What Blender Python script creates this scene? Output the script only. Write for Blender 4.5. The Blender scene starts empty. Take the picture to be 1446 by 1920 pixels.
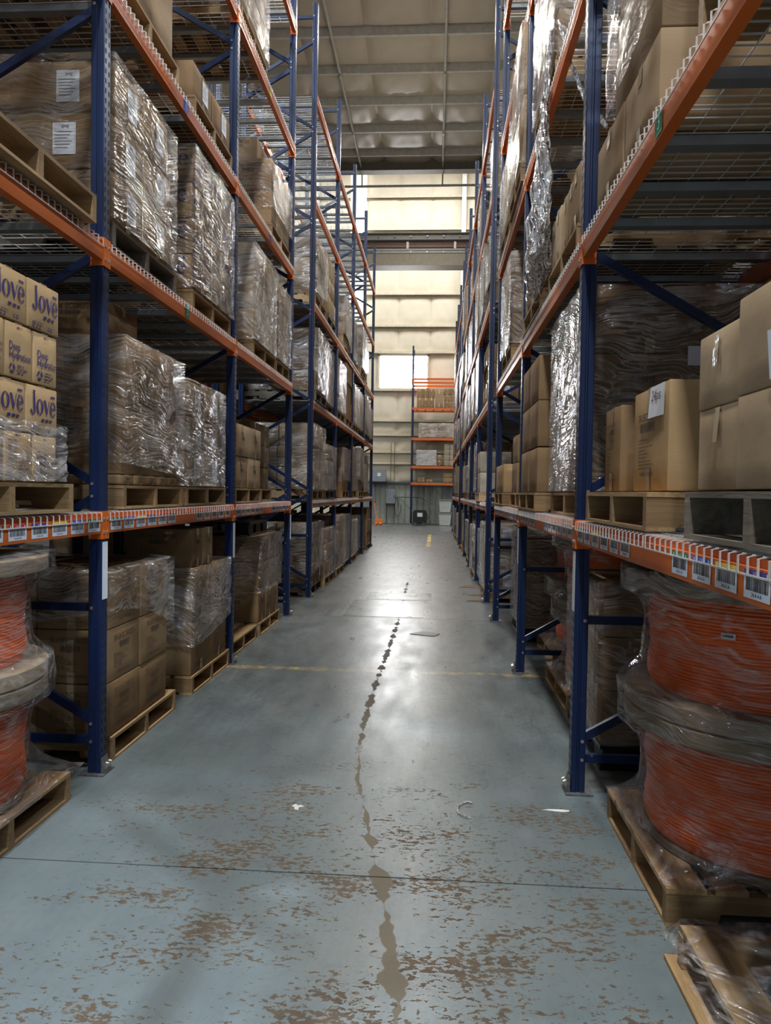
import bpy, math, random
from mathutils import Vector, Matrix

# ------------------------------------------------------------------ camera, world, lights, exposure
S = bpy.context.scene
COL = S.collection
H = 1.52
YAW, PITCH, ROLL, FPX = .0664, .0268, .016, 1376.0


def setup_camera():
    cd = bpy.data.cameras.new('camera')
    cd.sensor_fit = 'VERTICAL'
    cd.sensor_height = 24.0
    cd.lens = 24.0 * FPX / 1920.0
    cd.clip_start = .05
    cd.clip_end = 200
    co = bpy.data.objects.new('camera', cd)
    COL.objects.link(co)
    cy, sy = math.cos(YAW), math.sin(YAW)
    fw = Vector((-sy * math.cos(PITCH), cy * math.cos(PITCH), -math.sin(PITCH)))
    r0 = Vector((cy, sy, 0))
    u0 = r0.cross(fw)
    r = math.cos(ROLL) * r0 + math.sin(ROLL) * u0
    u = -math.sin(ROLL) * r0 + math.cos(ROLL) * u0
    m = Matrix((r, u, -fw)).transposed().to_4x4()
    m.translation = (0, 0, H)
    co.matrix_world = m
    S.camera = co


setup_camera()
wd = bpy.data.worlds.new('world')
S.world = wd
wd.use_nodes = True
wd.node_tree.nodes['Background'].inputs[0].default_value = (.80, .90, 1.0, 1)
wd.node_tree.nodes['Background'].inputs[1].default_value = .27
S.view_settings.view_transform = 'Standard'
S.view_settings.look = 'None'
S.view_settings.gamma = 1
S.view_settings.use_curve_mapping = False
S.view_settings.exposure = .22
S.cycles.max_bounces = 8
S.cycles.diffuse_bounces = 4
S.cycles.glossy_bounces = 4
S.cycles.transparent_max_bounces = 24
S.cycles.transmission_bounces = 6
S.cycles.caustics_reflective = False
S.cycles.caustics_refractive = False
S.cycles.sample_clamp_indirect = 6
S.cycles.use_denoising = True


def area(name, loc, size, power, color=(1, 1, 1), rot=(0, 0, 0), sy=None):
    ld = bpy.data.lights.new(name, 'AREA')
    ld.energy = power
    ld.color = color
    ld.shape = 'RECTANGLE'
    ld.size = size
    ld.size_y = sy or size
    o = bpy.data.objects.new(name, ld)
    o.location = loc
    o.rotation_euler = rot
    COL.objects.link(o)
    return o


COOL = (.74, .87, 1.0)
WARM = (1.0, .93, .82)
for y_, p_ in ((-6.5, 500), (-1.0, 560), (4.5, 230), (10.0, 200), (15.5, 180), (21.0, 200)):
    area('high_bay_lamp', (-.5, y_, 11.2), .5, p_, WARM if y_ > 2 else (.93, .97, 1.0))
for x_, y_, p_ in ((-6.0, 5.6, 1100), (-6.0, 12.5, 260), (5.4, -3.0, 1150), (5.4, 3.5, 380), (5.4, 10.0, 260), (5.4, 16.5, 260)):
    area('high_bay_lamp', (x_, y_, 11.2), .28, p_, COOL)
for y_ in (6.0, 12.0, 18.0):                      # added upward fill with no fixture behind it, brightens the ceiling
    area('added_ceiling_fill', (-.5, y_, 8.6), 1.6, 22, WARM, (math.pi, 0, 0))
for x_ in (-7.0, -.5, 6.0):                       # rooflights of the tall crane bay beyond the racks
    area('crane_bay_rooflight', (x_, 29.5, 17.3), 4.5, 900, (.97, .99, 1.0))

# ------------------------------------------------------------------ helpers
rnd = random.Random(7)


class MB:
    """collects faces; build() turns them into one mesh"""

    def __init__(s):
        s.v = []
        s.f = []
        s.m = []

    def quad(s, pts, mi=0):
        n = len(s.v)
        s.v.extend(pts)
        s.f.append(tuple(range(n, n + len(pts))))
        s.m.append(mi)

    def box(s, a, b, mi=0):
        x0, y0, z0 = (min(a[i], b[i]) for i in range(3))
        x1, y1, z1 = (max(a[i], b[i]) for i in range(3))
        n = len(s.v)
        s.v.extend([(x0, y0, z0), (x1, y0, z0), (x1, y1, z0), (x0, y1, z0), (x0, y0, z1), (x1, y0, z1), (x1, y1, z1), (x0, y1, z1)])
        for q in ((0, 3, 2, 1), (4, 5, 6, 7), (0, 1, 5, 4), (1, 2, 6, 5), (2, 3, 7, 6), (3, 0, 4, 7)):
            s.f.append(tuple(n + i for i in q))
            s.m.append(mi)

    def prism(s, poly, axis, a, b, mi=0):
        """extrude a 2-D outline along an axis"""
        n = len(s.v)
        k = len(poly)

        def P(u, v, w):
            return {0: (w, u, v), 1: (u, w, v), 2: (u, v, w)}[axis]
        s.v.extend(P(u, v, a) for u, v in poly)
        s.v.extend(P(u, v, b) for u, v in poly)
        s.f.append(tuple(n + i for i in reversed(range(k))))
        s.f.append(tuple(n + k + i for i in range(k)))
        s.m += [mi, mi]
        for i in range(k):
            j = (i + 1) % k
            s.f.append((n + i, n + j, n + k + j, n + k + i))
            s.m.append(mi)

    def tube(s, pts, r, sides=6, mi=0, cap=True):
        pts = [Vector(p) for p in pts]
        n = len(s.v)
        for i, p in enumerate(pts):
            d = (pts[min(i + 1, len(pts) - 1)] - pts[max(i - 1, 0)]).normalized()
            a = Vector((0, 0, 1)) if abs(d.z) < .9 else Vector((1, 0, 0))
            u = d.cross(a).normalized()
            w = d.cross(u)
            for k in range(sides):
                t = 2 * math.pi * (k + .5) / sides
                s.v.append(tuple(p + r * (math.cos(t) * u + math.sin(t) * w)))
        for i in range(len(pts) - 1):
            for k in range(sides):
                j = (k + 1) % sides
                s.f.append((n + i * sides + k, n + i * sides + j, n + (i + 1) * sides + j, n + (i + 1) * sides + k))
                s.m.append(mi)
        if cap:
            s.f.append(tuple(n + k for k in reversed(range(sides))))
            s.f.append(tuple(n + (len(pts) - 1) * sides + k for k in range(sides)))
            s.m += [mi, mi]

    def bar(s, a, b, w, t, up=(0, 1, 0), mi=0):
        """rectangular bar from a to b"""
        a, b = Vector(a), Vector(b)
        d = (b - a).normalized()
        u = Vector(up)
        v = d.cross(u).normalized() * (w / 2)
        u = u * (t / 2)
        n = len(s.v)
        for p in (a, b):
            for q in (-v - u, v - u, v + u, -v + u):
                s.v.append(tuple(p + q))
        for q in ((3, 2, 1, 0), (4, 5, 6, 7), (0, 1, 5, 4), (1, 2, 6, 5), (2, 3, 7, 6), (3, 0, 4, 7)):
            s.f.append(tuple(n + i for i in q))
            s.m.append(mi)

    def lathe(s, prof, seg=32, c=(0, 0), mi=0, closed=False):
        n = len(s.v)
        for r, z in prof:
            for k in range(seg):
                t = 2 * math.pi * k / seg
                s.v.append((c[0] + r * math.cos(t), c[1] + r * math.sin(t), z))
        m = len(prof)
        for i in range(m if closed else m - 1):
            i2 = (i + 1) % m
            for k in range(seg):
                j = (k + 1) % seg
                s.f.append((n + i * seg + k, n + i * seg + j, n + i2 * seg + j, n + i2 * seg + k))
                s.m.append(mi)

    def grid(s, fn, nu, nv, mi=0):
        n = len(s.v)
        for j in range(nv + 1):
            for i in range(nu + 1):
                s.v.append(tuple(fn(i / nu, j / nv)))
        for j in range(nv):
            for i in range(nu):
                a = n + j * (nu + 1) + i
                s.f.append((a, a + 1, a + nu + 2, a + nu + 1))
                s.m.append(mi)

    def mesh(s, name, mats, smooth=None):
        me = bpy.data.meshes.new(name)
        me.from_pydata(s.v, [], s.f)
        for m in (mats if isinstance(mats, (list, tuple)) else [mats]):
            me.materials.append(m)
        me.polygons.foreach_set('material_index', s.m)
        if smooth is not None:
            me.shade_smooth()
            me.set_sharp_from_angle(angle=math.radians(smooth))
        me.update()
        return me


def obj(name, mesh, parent=None, loc=(0, 0, 0), rz=0, kind=None):
    o = bpy.data.objects.new(name, mesh)
    COL.objects.link(o)
    o.location = loc
    if rz:
        o.rotation_euler = (0, 0, rz)
    if parent is not None:
        o.parent = parent
    if kind:
        o['kind'] = kind
    return o


def tag(o, label, cat, group=None, kind=None):
    o['label'] = label
    o['category'] = cat
    if group:
        o['group'] = group
    if kind:
        o['kind'] = kind
    return o


def thing(name, label, cat, loc=(0, 0, 0), group=None, rz=0):
    return tag(obj(name, None, None, loc, rz), label, cat, group)


def struct(name, mesh, parent=None, loc=(0, 0, 0)):
    return obj(name, mesh, parent, loc, kind='structure' if parent is None else None)


ORD = ['', 'first', 'second', 'third', 'fourth', 'fifth', 'sixth', 'seventh', 'eighth', 'ninth', 'tenth', 'eleventh', 'twelfth',
       'thirteenth', 'fourteenth', 'fifteenth', 'sixteenth', 'seventeenth', 'eighteenth', 'nineteenth', 'twentieth']
SH = ['floor level', 'first shelf', 'second shelf', 'third shelf', 'fourth shelf', 'top shelf']
SIDE = {-1: 'left', 1: 'right'}

# ------------------------------------------------------------------ materials


class NT:
    def __init__(s, name):
        s.mat = bpy.data.materials.new(name)
        s.mat.use_nodes = True
        s.t = s.mat.node_tree
        s.b = s.t.nodes['Principled BSDF']
        s.out = s.t.nodes['Material Output']

    def n(s, typ, **kw):
        nd = s.t.nodes.new(typ)
        ins = kw.pop('ins', {})
        for k, v in kw.items():
            setattr(nd, k, v)
        for k, v in ins.items():
            s.set(nd.inputs[k], v)
        return nd

    def set(s, sock, v):
        if isinstance(v, bpy.types.NodeSocket):
            s.t.links.new(v, sock)
        elif isinstance(v, bpy.types.Node):
            s.t.links.new(v.outputs[0], sock)
        else:
            if isinstance(v, (tuple, list)) and len(v) == 3 and sock.type == 'RGBA':
                v = (*v, 1)
            sock.default_value = v

    def math(s, op, a, b=0.0, c=0.0, clamp=False):
        nd = s.n('ShaderNodeMath', operation=op, use_clamp=clamp)
        s.set(nd.inputs[0], a)
        s.set(nd.inputs[1], b)
        s.set(nd.inputs[2], c)
        return nd.outputs[0]

    def mix(s, f, a, b):
        nd = s.n('ShaderNodeMix', data_type='RGBA')
        s.set(nd.inputs[0], f)
        s.set(nd.inputs[6], a)
        s.set(nd.inputs[7], b)
        return nd.outputs[2]

    def coord(s, kind='Object', scale=(1, 1, 1), rot=(0, 0, 0)):
        tc = s.n('ShaderNodeTexCoord')
        mp = s.n('ShaderNodeMapping', ins={'Vector': tc.outputs[kind], 'Scale': scale, 'Rotation': rot})
        return mp.outputs[0]

    def pos(s, scale=(1, 1, 1)):
        g = s.n('ShaderNodeNewGeometry')
        mp = s.n('ShaderNodeMapping', ins={'Vector': g.outputs['Position'], 'Scale': scale})
        return mp.outputs[0]

    def noise(s, vec, scale, detail=3, rough=.55, dist=0):
        nd = s.n('ShaderNodeTexNoise', ins={'Vector': vec, 'Scale': scale, 'Detail': detail, 'Roughness': rough, 'Distortion': dist})
        return nd.outputs[0]

    def ramp(s, f, a, b, lo=0.0, hi=1.0):
        nd = s.n('ShaderNodeMapRange', clamp=True, ins={0: f, 1: a, 2: b, 3: lo, 4: hi})
        return nd.outputs[0]

    def bump(s, h, strength=.3, dist=.01):
        nd = s.n('ShaderNodeBump', ins={'Strength': strength, 'Distance': dist, 'Height': h})
        s.set(s.b.inputs['Normal'], nd.outputs[0])
        return nd.outputs[0]

    def P(s, **kw):
        for k, v in kw.items():
            s.set(s.b.inputs[k.replace('_', ' ')], v)
        return s


def simple(name, col, rough=.6, metal=0.0, var=.12, scale=8, bump=0.0):
    m = NT(name)
    nz = m.noise(m.coord(), scale, 4)
    f = m.ramp(nz, .3, .7)
    m.P(Base_Color=m.mix(f, tuple(c * (1 - var) for c in col), tuple(min(1, c * (1 + var)) for c in col)), Roughness=rough, Metallic=metal)
    if bump:
        m.bump(nz, bump, .01)
    return m.mat


def rack_paint(name, col, chip):
    m = NT(name)
    c = m.pos()
    chips = m.ramp(m.noise(c, 38, 5, .7), .66, .70)
    low = m.ramp(m.n('ShaderNodeSeparateXYZ', ins={0: c}).outputs[2], 0, 1.2, 1, .12)
    f = m.math('MULTIPLY', chips, low)
    dust = m.ramp(m.noise(c, 3, 4), .4, .75, 0, .25)
    base = m.mix(dust, col, tuple(min(1, v * 1.25 + .012) for v in col))
    m.P(Base_Color=m.mix(f, base, chip), Roughness=.38, Specular_IOR_Level=.5)
    return m.mat


BLUE = rack_paint('blue_rack_paint', (.005, .016, .062), (.30, .30, .30))
ORANGE = rack_paint('orange_rack_paint', (.56, .125, .022), (.25, .10, .05))
ORANGE_D = rack_paint('orange_plate_paint', (.62, .13, .015), (.2, .08, .04))


def post_face():
    """blue paint with the row of slots down the aisle face"""
    m = NT('slotted_blue_paint')
    x = m.n('ShaderNodeSeparateXYZ', ins={0: m.coord()})
    z = m.math('FRACT', m.math('MULTIPLY', x.outputs[2], 1 / .0508))
    dz = m.math('ABSOLUTE', m.math('SUBTRACT', z, .5))
    ay = m.math('ABSOLUTE', m.math('SUBTRACT', m.math('ABSOLUTE', m.math('SUBTRACT', x.outputs[1], .038)), .019))
    hole = m.math('MULTIPLY', m.math('LESS_THAN', dz, .27), m.math('LESS_THAN', ay, .0075))
    m.P(Base_Color=m.mix(hole, (.005, .018, .070), (.0015, .0015, .002)), Roughness=m.ramp(hole, 0, 1, .36, .9))
    return m.mat


SLOT = post_face()
STEEL = simple('galvanised_wire', (.64, .63, .60), .42, .2, .15, 20)
CHANNEL = simple('grey_deck_channel', (.26, .28, .29), .4, .5, .15, 10)
BOLT = simple('zinc_bolt', (.55, .54, .50), .3, .8)
PLATE = simple('worn_base_plate', (.16, .16, .17), .5, .5, .4, 40)


def cardboard(name, col, dark=.82):
    m = NT(name)
    oi = m.n('ShaderNodeObjectInfo')
    c = m.coord()
    r = m.ramp(oi.outputs['Random'], 0, 1, .86, 1.10)
    big = m.ramp(m.noise(c, 4, 3), .3, .75, 1.0, dark)
    fib = m.ramp(m.noise(m.coord(scale=(3, 3, 90)), 2.2, 3), .25, .8, 1.03, .95)
    k = m.math('MULTIPLY', m.math('MULTIPLY', r, big), fib)
    h = m.n('ShaderNodeHueSaturation', ins={'Color': col, 'Value': k})
    m.P(Base_Color=h.outputs[0], Roughness=.78, Specular_IOR_Level=.25)
    m.bump(m.noise(c, 9, 5), .25, .012)
    return m.mat


CARD = cardboard('brown_cardboard', (.30, .188, .095))
CARD_P = cardboard('pale_cardboard', (.41, .285, .165))
CARD_D = cardboard('dull_cardboard', (.19, .122, .065))
CARD_J = cardboard('kraft_cardboard', (.47, .31, .155), .9)
CARD_W = cardboard('white_wrapped_carton', (.37, .31, .235), .85)
INK = simple('black_print', (.035, .028, .025), .7)
INKF = simple('faded_print', (.10, .075, .055), .7)
NAVY = simple('navy_print', (.045, .03, .13), .6)
WHITE = simple('white_label', (.72, .74, .80), .5, 0, .04)
TAPE = simple('packing_tape', (.40, .30, .19), .16, 0, .08)
BLACKP = simple('black_plastic', (.012, .012, .014), .35, 0, .2)
SLEEVE = simple('level_blue', (.02, .10, .65), .5)
GREEN = simple('level_green', (.01, .18, .07), .5)
YELLOW = simple('level_yellow', (.80, .62, .03), .5)
RED = simple('level_red', (.5, .02, .05), .5)
PURPLE = simple('level_purple', (.07, .03, .25), .5)
PCOL = [GREEN, SLEEVE, YELLOW, PURPLE, RED, BLACKP]


def wood(name, c1, c2, sc):
    m = NT(name)
    oi = m.n('ShaderNodeObjectInfo')
    ad = m.n('ShaderNodeVectorMath', operation='ADD', ins={0: m.coord(scale=sc)})
    m.set(ad.inputs[1], m.math('MULTIPLY', oi.outputs['Random'], 37.0))
    g = m.noise(ad.outputs[0], 3.0, 6, .6, .6)
    f = m.ramp(g, .3, .72)
    knots = m.ramp(m.noise(m.coord(), 14, 3), .70, .76, 0, .6)
    col = m.mix(f, c1, c2)
    hs = m.n('ShaderNodeHueSaturation', ins={'Color': m.mix(knots, col, (.07, .04, .02)), 'Value': m.ramp(oi.outputs['Random'], 0, 1, .65, 1.15)})
    m.P(Base_Color=hs.outputs[0], Roughness=.75)
    m.bump(g, .35, .006)
    return m.mat


WX = wood('pallet_wood_lengthwise', (.42, .27, .125), (.25, .15, .07), (1.2, 14, 14))
WY = wood('pallet_wood_crosswise', (.47, .31, .15), (.27, .165, .08), (14, 1.2, 14))
WG = wood('grey_weathered_wood', (.20, .165, .125), (.10, .08, .06), (14, 1.2, 14))
WF = wood('spool_flange_wood', (.33, .26, .17), (.17, .125, .08), (3, 3, 30))


def wrap_mat(name, haze=.05, lines=.5, gloss=.5, rot=.22, tint=(.97, .965, .955), sparkle=0.0):
    """clear film: see-through, with fans of fine creases that mirror light, their highlights also painted white"""
    m = NT(name)
    t = m.t
    tc = m.n('ShaderNodeTexCoord').outputs['Object']
    warp = m.n('ShaderNodeTexNoise', ins={'Vector': tc, 'Scale': 1.6, 'Detail': 2})
    wv = m.n('ShaderNodeVectorMath', operation='MULTIPLY_ADD', ins={0: warp.outputs['Color'], 1: (.5, .5, .5)})
    m.set(wv.inputs[2], tc)

    def creases(rx, sc, det, lo, off):
        mp = m.n('ShaderNodeMapping', ins={'Vector': wv.outputs[0], 'Rotation': (rx, rx * .8, 0), 'Scale': sc, 'Location': (off, off, off)})
        nz = m.noise(mp.outputs[0], 1.0, det, .5)
        r = m.math('SUBTRACT', 1.0, m.math('ABSOLUTE', m.math('MULTIPLY', m.math('SUBTRACT', nz, .5), 5.0)), clamp=True)
        mask = m.ramp(m.noise(tc, 2.7 + off, 2), .40, .60)
        return r, m.math('MULTIPLY', m.ramp(r, lo, 1.0), mask)
    r1, l1 = creases(rot, (1.6, 1.6, 34), 3, .62, 0)
    r2, l2 = creases(-rot * 2.6, (2.2, 2.2, 30), 2, .70, 3.1)
    r3, l3 = creases(1.1, (5, 5, 16), 4, .74, 7.3)
    ln = m.math('MAXIMUM', l1, m.math('MAXIMUM', l2, m.math('MULTIPLY', l3, .8)))
    big = m.noise(tc, 7, 4, .6, 1.0)
    h = m.math('ADD', m.math('ADD', m.math('MULTIPLY', r1, .35), m.math('MULTIPLY', r2, .35)), m.math('ADD', m.math('MULTIPLY', r3, .3), m.math('MULTIPLY', big, 1.1)))
    if sparkle:
        vo = m.n('ShaderNodeTexVoronoi', ins={'Vector': m.coord(scale=(1, 1, .4)), 'Scale': 34.0})
        h = m.math('ADD', h, m.math('MULTIPLY', vo.outputs['Distance'], sparkle))
    bp = m.n('ShaderNodeBump', ins={'Strength': 1.0, 'Distance': .02, 'Height': h})
    gl = m.n('ShaderNodeBsdfGlossy', ins={'Color': (.95, .97, 1, 1), 'Roughness': .16, 'Normal': bp.outputs[0]})
    df = m.n('ShaderNodeBsdfDiffuse', ins={'Color': (.78, .76, .76, 1)})
    tr = m.n('ShaderNodeBsdfTransparent', ins={'Color': (*tint, 1)})
    hz = m.math('ADD', haze, m.math('MULTIPLY', ln, lines), clamp=True)  # crease highlights painted in as white diffuse lines, whatever the lighting
    m1 = m.n('ShaderNodeMixShader', ins={0: hz, 1: tr.outputs[0], 2: df.outputs[0]})
    fr = m.n('ShaderNodeLayerWeight', ins={'Blend': .18, 'Normal': bp.outputs[0]})
    gf = m.math('ADD', m.math('MULTIPLY', fr.outputs['Fresnel'], gloss), m.math('MULTIPLY', ln, gloss * .35), clamp=True)
    m2 = m.n('ShaderNodeMixShader', ins={0: gf, 1: m1.outputs[0], 2: gl.outputs[0]})
    t.links.new(m2.outputs[0], m.out.inputs[0])
    return m.mat


WRAP = wrap_mat('clear_stretch_film', .01, .30)
WRAP_L = wrap_mat('thin_clear_film', .01, .12, .5, .18)
WRAP_H = wrap_mat('hazy_stretch_film', .035, .38, .6, .12)
WRAP_S = wrap_mat('silvery_bunched_film', .30, .5, .95, .9, sparkle=2.2)
WRAP_C = wrap_mat('pink_tinged_film', .02, .17, .5, .5, (.97, .94, .93))


def floor_mat():
    m = NT('worn_painted_concrete')
    p = m.pos()
    xyz = m.n('ShaderNodeSeparateXYZ', ins={0: p})
    X, Y = xyz.outputs[0], xyz.outputs[1]
    # paint, two tones
    big = m.noise(p, 1.1, 4, .6)
    paint = m.mix(m.ramp(big, .35, .65), (.130, .168, .182), (.172, .210, .222))
    # bare worn concrete further down the aisle, with tyre streaks along it
    sp = m.pos((9, .55, 1))
    streak = m.noise(sp, 1.6, 6, .65)
    conc = m.mix(m.ramp(streak, .3, .7), (.115, .118, .115), (.225, .225, .215))
    far = m.math('MULTIPLY', m.ramp(m.math('ADD', Y, m.math('MULTIPLY', m.math('SUBTRACT', big, .5), 5)), 4.6, 9.5),
                 m.ramp(m.noise(p, 2.2, 6, .7), .32, .6, .35, 1))
    base = m.mix(far, paint, conc)
    # scuffs: fine dark speckle
    fine = m.math('MAXIMUM', m.ramp(m.noise(p, 21, 7, .8), .505, .575, 0, .6), m.ramp(m.noise(m.pos((30, 2, 1)), 1.5, 4, .7), .51, .64, 0, .5))
    fine = m.math('MULTIPLY', fine, m.ramp(Y, 3, 5.5, .25, .9))
    base = m.mix(fine, base, (.075, .078, .078))
    grime = m.ramp(m.noise(m.pos((1, .45, 1)), 1.9, 6, .68), .33, .66, .50, 1.0)
    grime = m.math('ADD', m.math('MULTIPLY', grime, m.ramp(Y, 2.6, 5.2)), m.math('SUBTRACT', 1.0, m.ramp(Y, 2.6, 5.2)))
    base = m.n('ShaderNodeHueSaturation', ins={'Color': base, 'Value': grime}).outputs[0]
    # chipped paint, brown slab showing
    pp = m.pos((.85, 1.45, 1))
    zone = m.ramp(m.noise(pp, 2.3, 4, .7), .36, .64)
    cells = m.noise(pp, 34, 6, .66, .3)
    thr = m.math('SUBTRACT', .675, m.math('MULTIPLY', zone, .225))
    edge = m.math('ADD', m.math('MULTIPLY', m.ramp(Y, 3.4, 4.4), .16), m.math('MULTIPLY', m.ramp(m.math('ABSOLUTE', m.math('ADD', X, .15)), .85, 1.4), .10))
    chip = m.ramp(m.math('SUBTRACT', cells, m.math('ADD', thr, edge)), 0, .012)
    brown = m.mix(m.ramp(m.noise(p, 13, 4), .3, .7), (.125, .09, .055), (.065, .05, .036))
    base = m.mix(chip, base, brown)
    # long filled crack down the middle of the aisle
    fc = m.n('ShaderNodeFloatCurve')
    cv = fc.mapping.curves[0]
    pts = [(1.6, -.05), (2.06, -.08), (2.27, -.107), (2.46, -.131), (2.8, -.179), (3.04, -.231), (3.4, -.291), (3.98, -.393), (4.5, -.428), (5.1, -.439), (8.4, -.405), (12.5, -.431)]
    for i, (y, x) in enumerate(pts):
        u, v = y / 13.0, x + .8
        if i < 2:
            cv.points[i].location = (u, v) if i == 0 else (1.0, -.431 + .8)
        else:
            cv.points.new(u, v)
    cv.points.new(2.06 / 13, -.08 + .8)
    fc.mapping.update()
    m.set(fc.inputs['Value'], m.math('DIVIDE', Y, 13.0))
    cx = m.math('SUBTRACT', fc.outputs[0], .8)
    wob = m.math('MULTIPLY', m.math('SUBTRACT', m.noise(p, 9, 4), .5), .05)
    dx = m.math('ABSOLUTE', m.math('SUBTRACT', m.math('ADD', X, wob), cx))
    wd_ = m.ramp(m.noise(m.pos((.3, 5, 1)), 1.1, 2), .40, .60, .003, .045)
    wd_ = m.math('MULTIPLY', wd_, m.math('ADD', m.ramp(Y, 2.9, 3.5, 1, .30), m.ramp(Y, 4.2, 5.2, 0, .45)))
    crack = m.math('MULTIPLY', m.ramp(m.math('SUBTRACT', wd_, dx), 0, .003), m.math('LESS_THAN', Y, 12.4))
    base = m.mix(crack, base, m.mix(m.ramp(Y, 3.5, 6), (.14, .12, .085), (.035, .030, .026)))
    # worn yellow floor lines
    wear = m.ramp(m.noise(p, 9, 5, .7), .44, .60)
    ln = m.math('MULTIPLY', m.math('LESS_THAN', m.math('ABSOLUTE', m.math('SUBTRACT', Y, 6.19)), .05), wear)
    side = m.ramp(m.math('ABSOLUTE', m.math('ADD', X, .35)), .25, .5, .25, 1)
    base = m.mix(m.math('MULTIPLY', m.math('MULTIPLY', ln, side), .8), base, (.50, .35, .11))
    dash = m.math('MULTIPLY', m.math('LESS_THAN', m.math('ABSOLUTE', m.math('ADD', X, .15)), .06),
                  m.math('MULTIPLY', m.math('GREATER_THAN', Y, 20.6), m.math('LESS_THAN', Y, 27.0)))
    base = m.mix(m.math('MULTIPLY', dash, m.ramp(m.noise(p, 3, 3), .38, .5)), base, (.75, .55, .08))
    rough = m.math('ADD', m.ramp(m.noise(m.pos((2.4, .8, 1)), 2.4, 5), .3, .7, .26, .40), m.math('MULTIPLY', m.math('MAXIMUM', chip, crack), .35))
    m.P(Base_Color=base, Roughness=rough, Specular_IOR_Level=.5)
    hgt = m.math('SUBTRACT', m.math('MULTIPLY', m.noise(m.pos((3, .8, 1)), 2.0, 3), .25), m.math('ADD', m.math('MULTIPLY', chip, .10), m.math('MULTIPLY', m.noise(p, 40, 4, .7), .05)))
    m.bump(hgt, .22, .02)
    return m.mat


FLOOR = floor_mat()
JOINT = simple('dark_joint', (.035, .03, .025), .9)
CEIL = simple('white_vinyl_insulation', (.56, .49, .38), .42, 0, .05, 2, .1)
PURLIN = simple('grey_painted_purlin', (.58, .56, .50), .5)
WALLP = simple('cream_vinyl_insulation', (.68, .61, .48), .45, 0, .05, 2, .06)
DEEP = simple('shade_darkened_side_wall', (.05, .045, .04), .8)  # wall colour darkened to stand for the unlit depth behind the racks
GIRT = simple('cream_girt', (.60, .55, .44), .5)
LINER = simple('pale_green_liner_sheet', (.36, .39, .35), .5)
DARKM = simple('dark_grey_metal', (.07, .075, .08), .45)
GREYM = simple('grey_enclosure_metal', (.22, .25, .28), .45)
CRANEG = simple('grey_crane_steel', (.33, .32, .30), .5)
CRANET = simple('tan_crane_girder', (.27, .235, .175), .55)
RUST = simple('red_conductor_bar', (.20, .055, .035), .5)
WHT = simple('white_painted_steel', (.8, .78, .72), .5)
PAPER = simple('white_paper', (.75, .75, .72), .7)


def emis(name, col, st):
    m = NT(name)
    m.P(Base_Color=(.8, .8, .8), Emission_Color=col, Emission_Strength=st)
    return m.mat


WINDOW = emis('bright_daylight_panel', (.98, .99, 1.0), 32.0)
TRANSL = emis('translucent_light_strip', (.93, .98, .98), 1.1)


def cable_mat():
    m = NT('orange_cable_sheath')
    m.P(Base_Color=m.mix(m.ramp(m.noise(m.coord(scale=(1, 1, 3)), 3, 2), .3, .7), (.80, .135, .015), (.95, .20, .03)), Roughness=.42)
    return m.mat


CABLE = cable_mat()

# ------------------------------------------------------------------ structure
XF = {-1: -1.742, 1: .719}
slab = [-8, 2.855, 8.85, 14.9, 20.4, 36.2]
mb = MB()
mb.box((-14, -8, -.25), (14, 36.2, -.03))
floor = struct('floor', mb.mesh('floor_base', JOINT))
for a, b in zip(slab[:-1], slab[1:]):
    mb = MB()
    mb.box((-14, a + .004, -.2), (14, b - .004, 0))
    obj('slab', mb.mesh('slab', FLOOR), floor)
# patch plates let into the floor
for (x0, x1, y0, y1) in ((-.95, -.02, 10.35, 11.05), (-1.1, -.11, 8.9, 10.25)):
    mb = MB()
    mb.box((x0, y0, -.01), (x1, y1, .003))
    obj('floor_patch', mb.mesh('patch', simple('pale_patch', (.19, .20, .205), .24, 0, .25, 3)), floor)


def pillow(w, h, d, seed, nu=8, nv=8):
    """insulation panel bulging between its edges, in local (u, v, out)"""
    r = random.Random(seed)
    ph = [r.uniform(0, 6) for _ in range(4)]
    am = d * r.uniform(.75, 1.25)

    def f(u, v):
        b = (1 - (2 * u - 1) ** 6) * (1 - (2 * v - 1) ** 4)
        wv = math.sin(u * 19 + ph[0] + 3 * v) * math.sin(v * 7 + ph[1]) * .12 + math.sin(u * 41 + v * 9 + ph[2]) * .06
        return (u - .5) * w, (v - .5) * h, am * b * (1 + wv)
    return f


# ceiling of the low bay: panels of insulation sagging between purlins
mb = MB()
mb.box((-14, -8, 12.12), (14, 23.9, 12.4))
ceiling = struct('ceiling', mb.mesh('ceiling_deck', CEIL))
pur = [16.9 + 1.49 * k for k in range(-12, 5)]
for i, y in enumerate(pur):
    mb = MB()
    mb.prism([(y, 11.9), (y + .07, 11.9), (y + .07, 11.91), (y + .008, 11.91), (y + .008, 12.08), (y + .07, 12.08), (y + .07, 12.12), (y, 12.12)], 0, -13.9, 13.9)
    obj('purlin', mb.mesh('purlin', PURLIN), ceiling)
cpan = [(lambda m_: m_)(None) for _ in range(0)]
for k in range(5):
    mb = MB()
    f = pillow(1.5, 1.41, .10, 50 + k, 14, 12)
    mb.grid(lambda u, v: (f(u, v)[0], f(u, v)[1], -f(u, v)[2]), 14, 12)
    cpan.append(mb.mesh('ceiling_panel', CEIL, 60))
for i, y in enumerate(pur[8:]):
    for j in range(9):
        obj('insulation_panel', cpan[(i * 3 + j * 2) % 5], ceiling, (-7.15 + 1.53 * j, y + .775, 12.11))
mb = MB()
mb.box((-14, 23.55, 11.72), (14, 23.62, 12.12))
mb.box((-14, 23.42, 11.70), (14, 23.75, 11.73))
struct('trim_1', mb.mesh('eave_beam', simple('brown_grey_beam', (.20, .17, .13), .5)))
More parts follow.
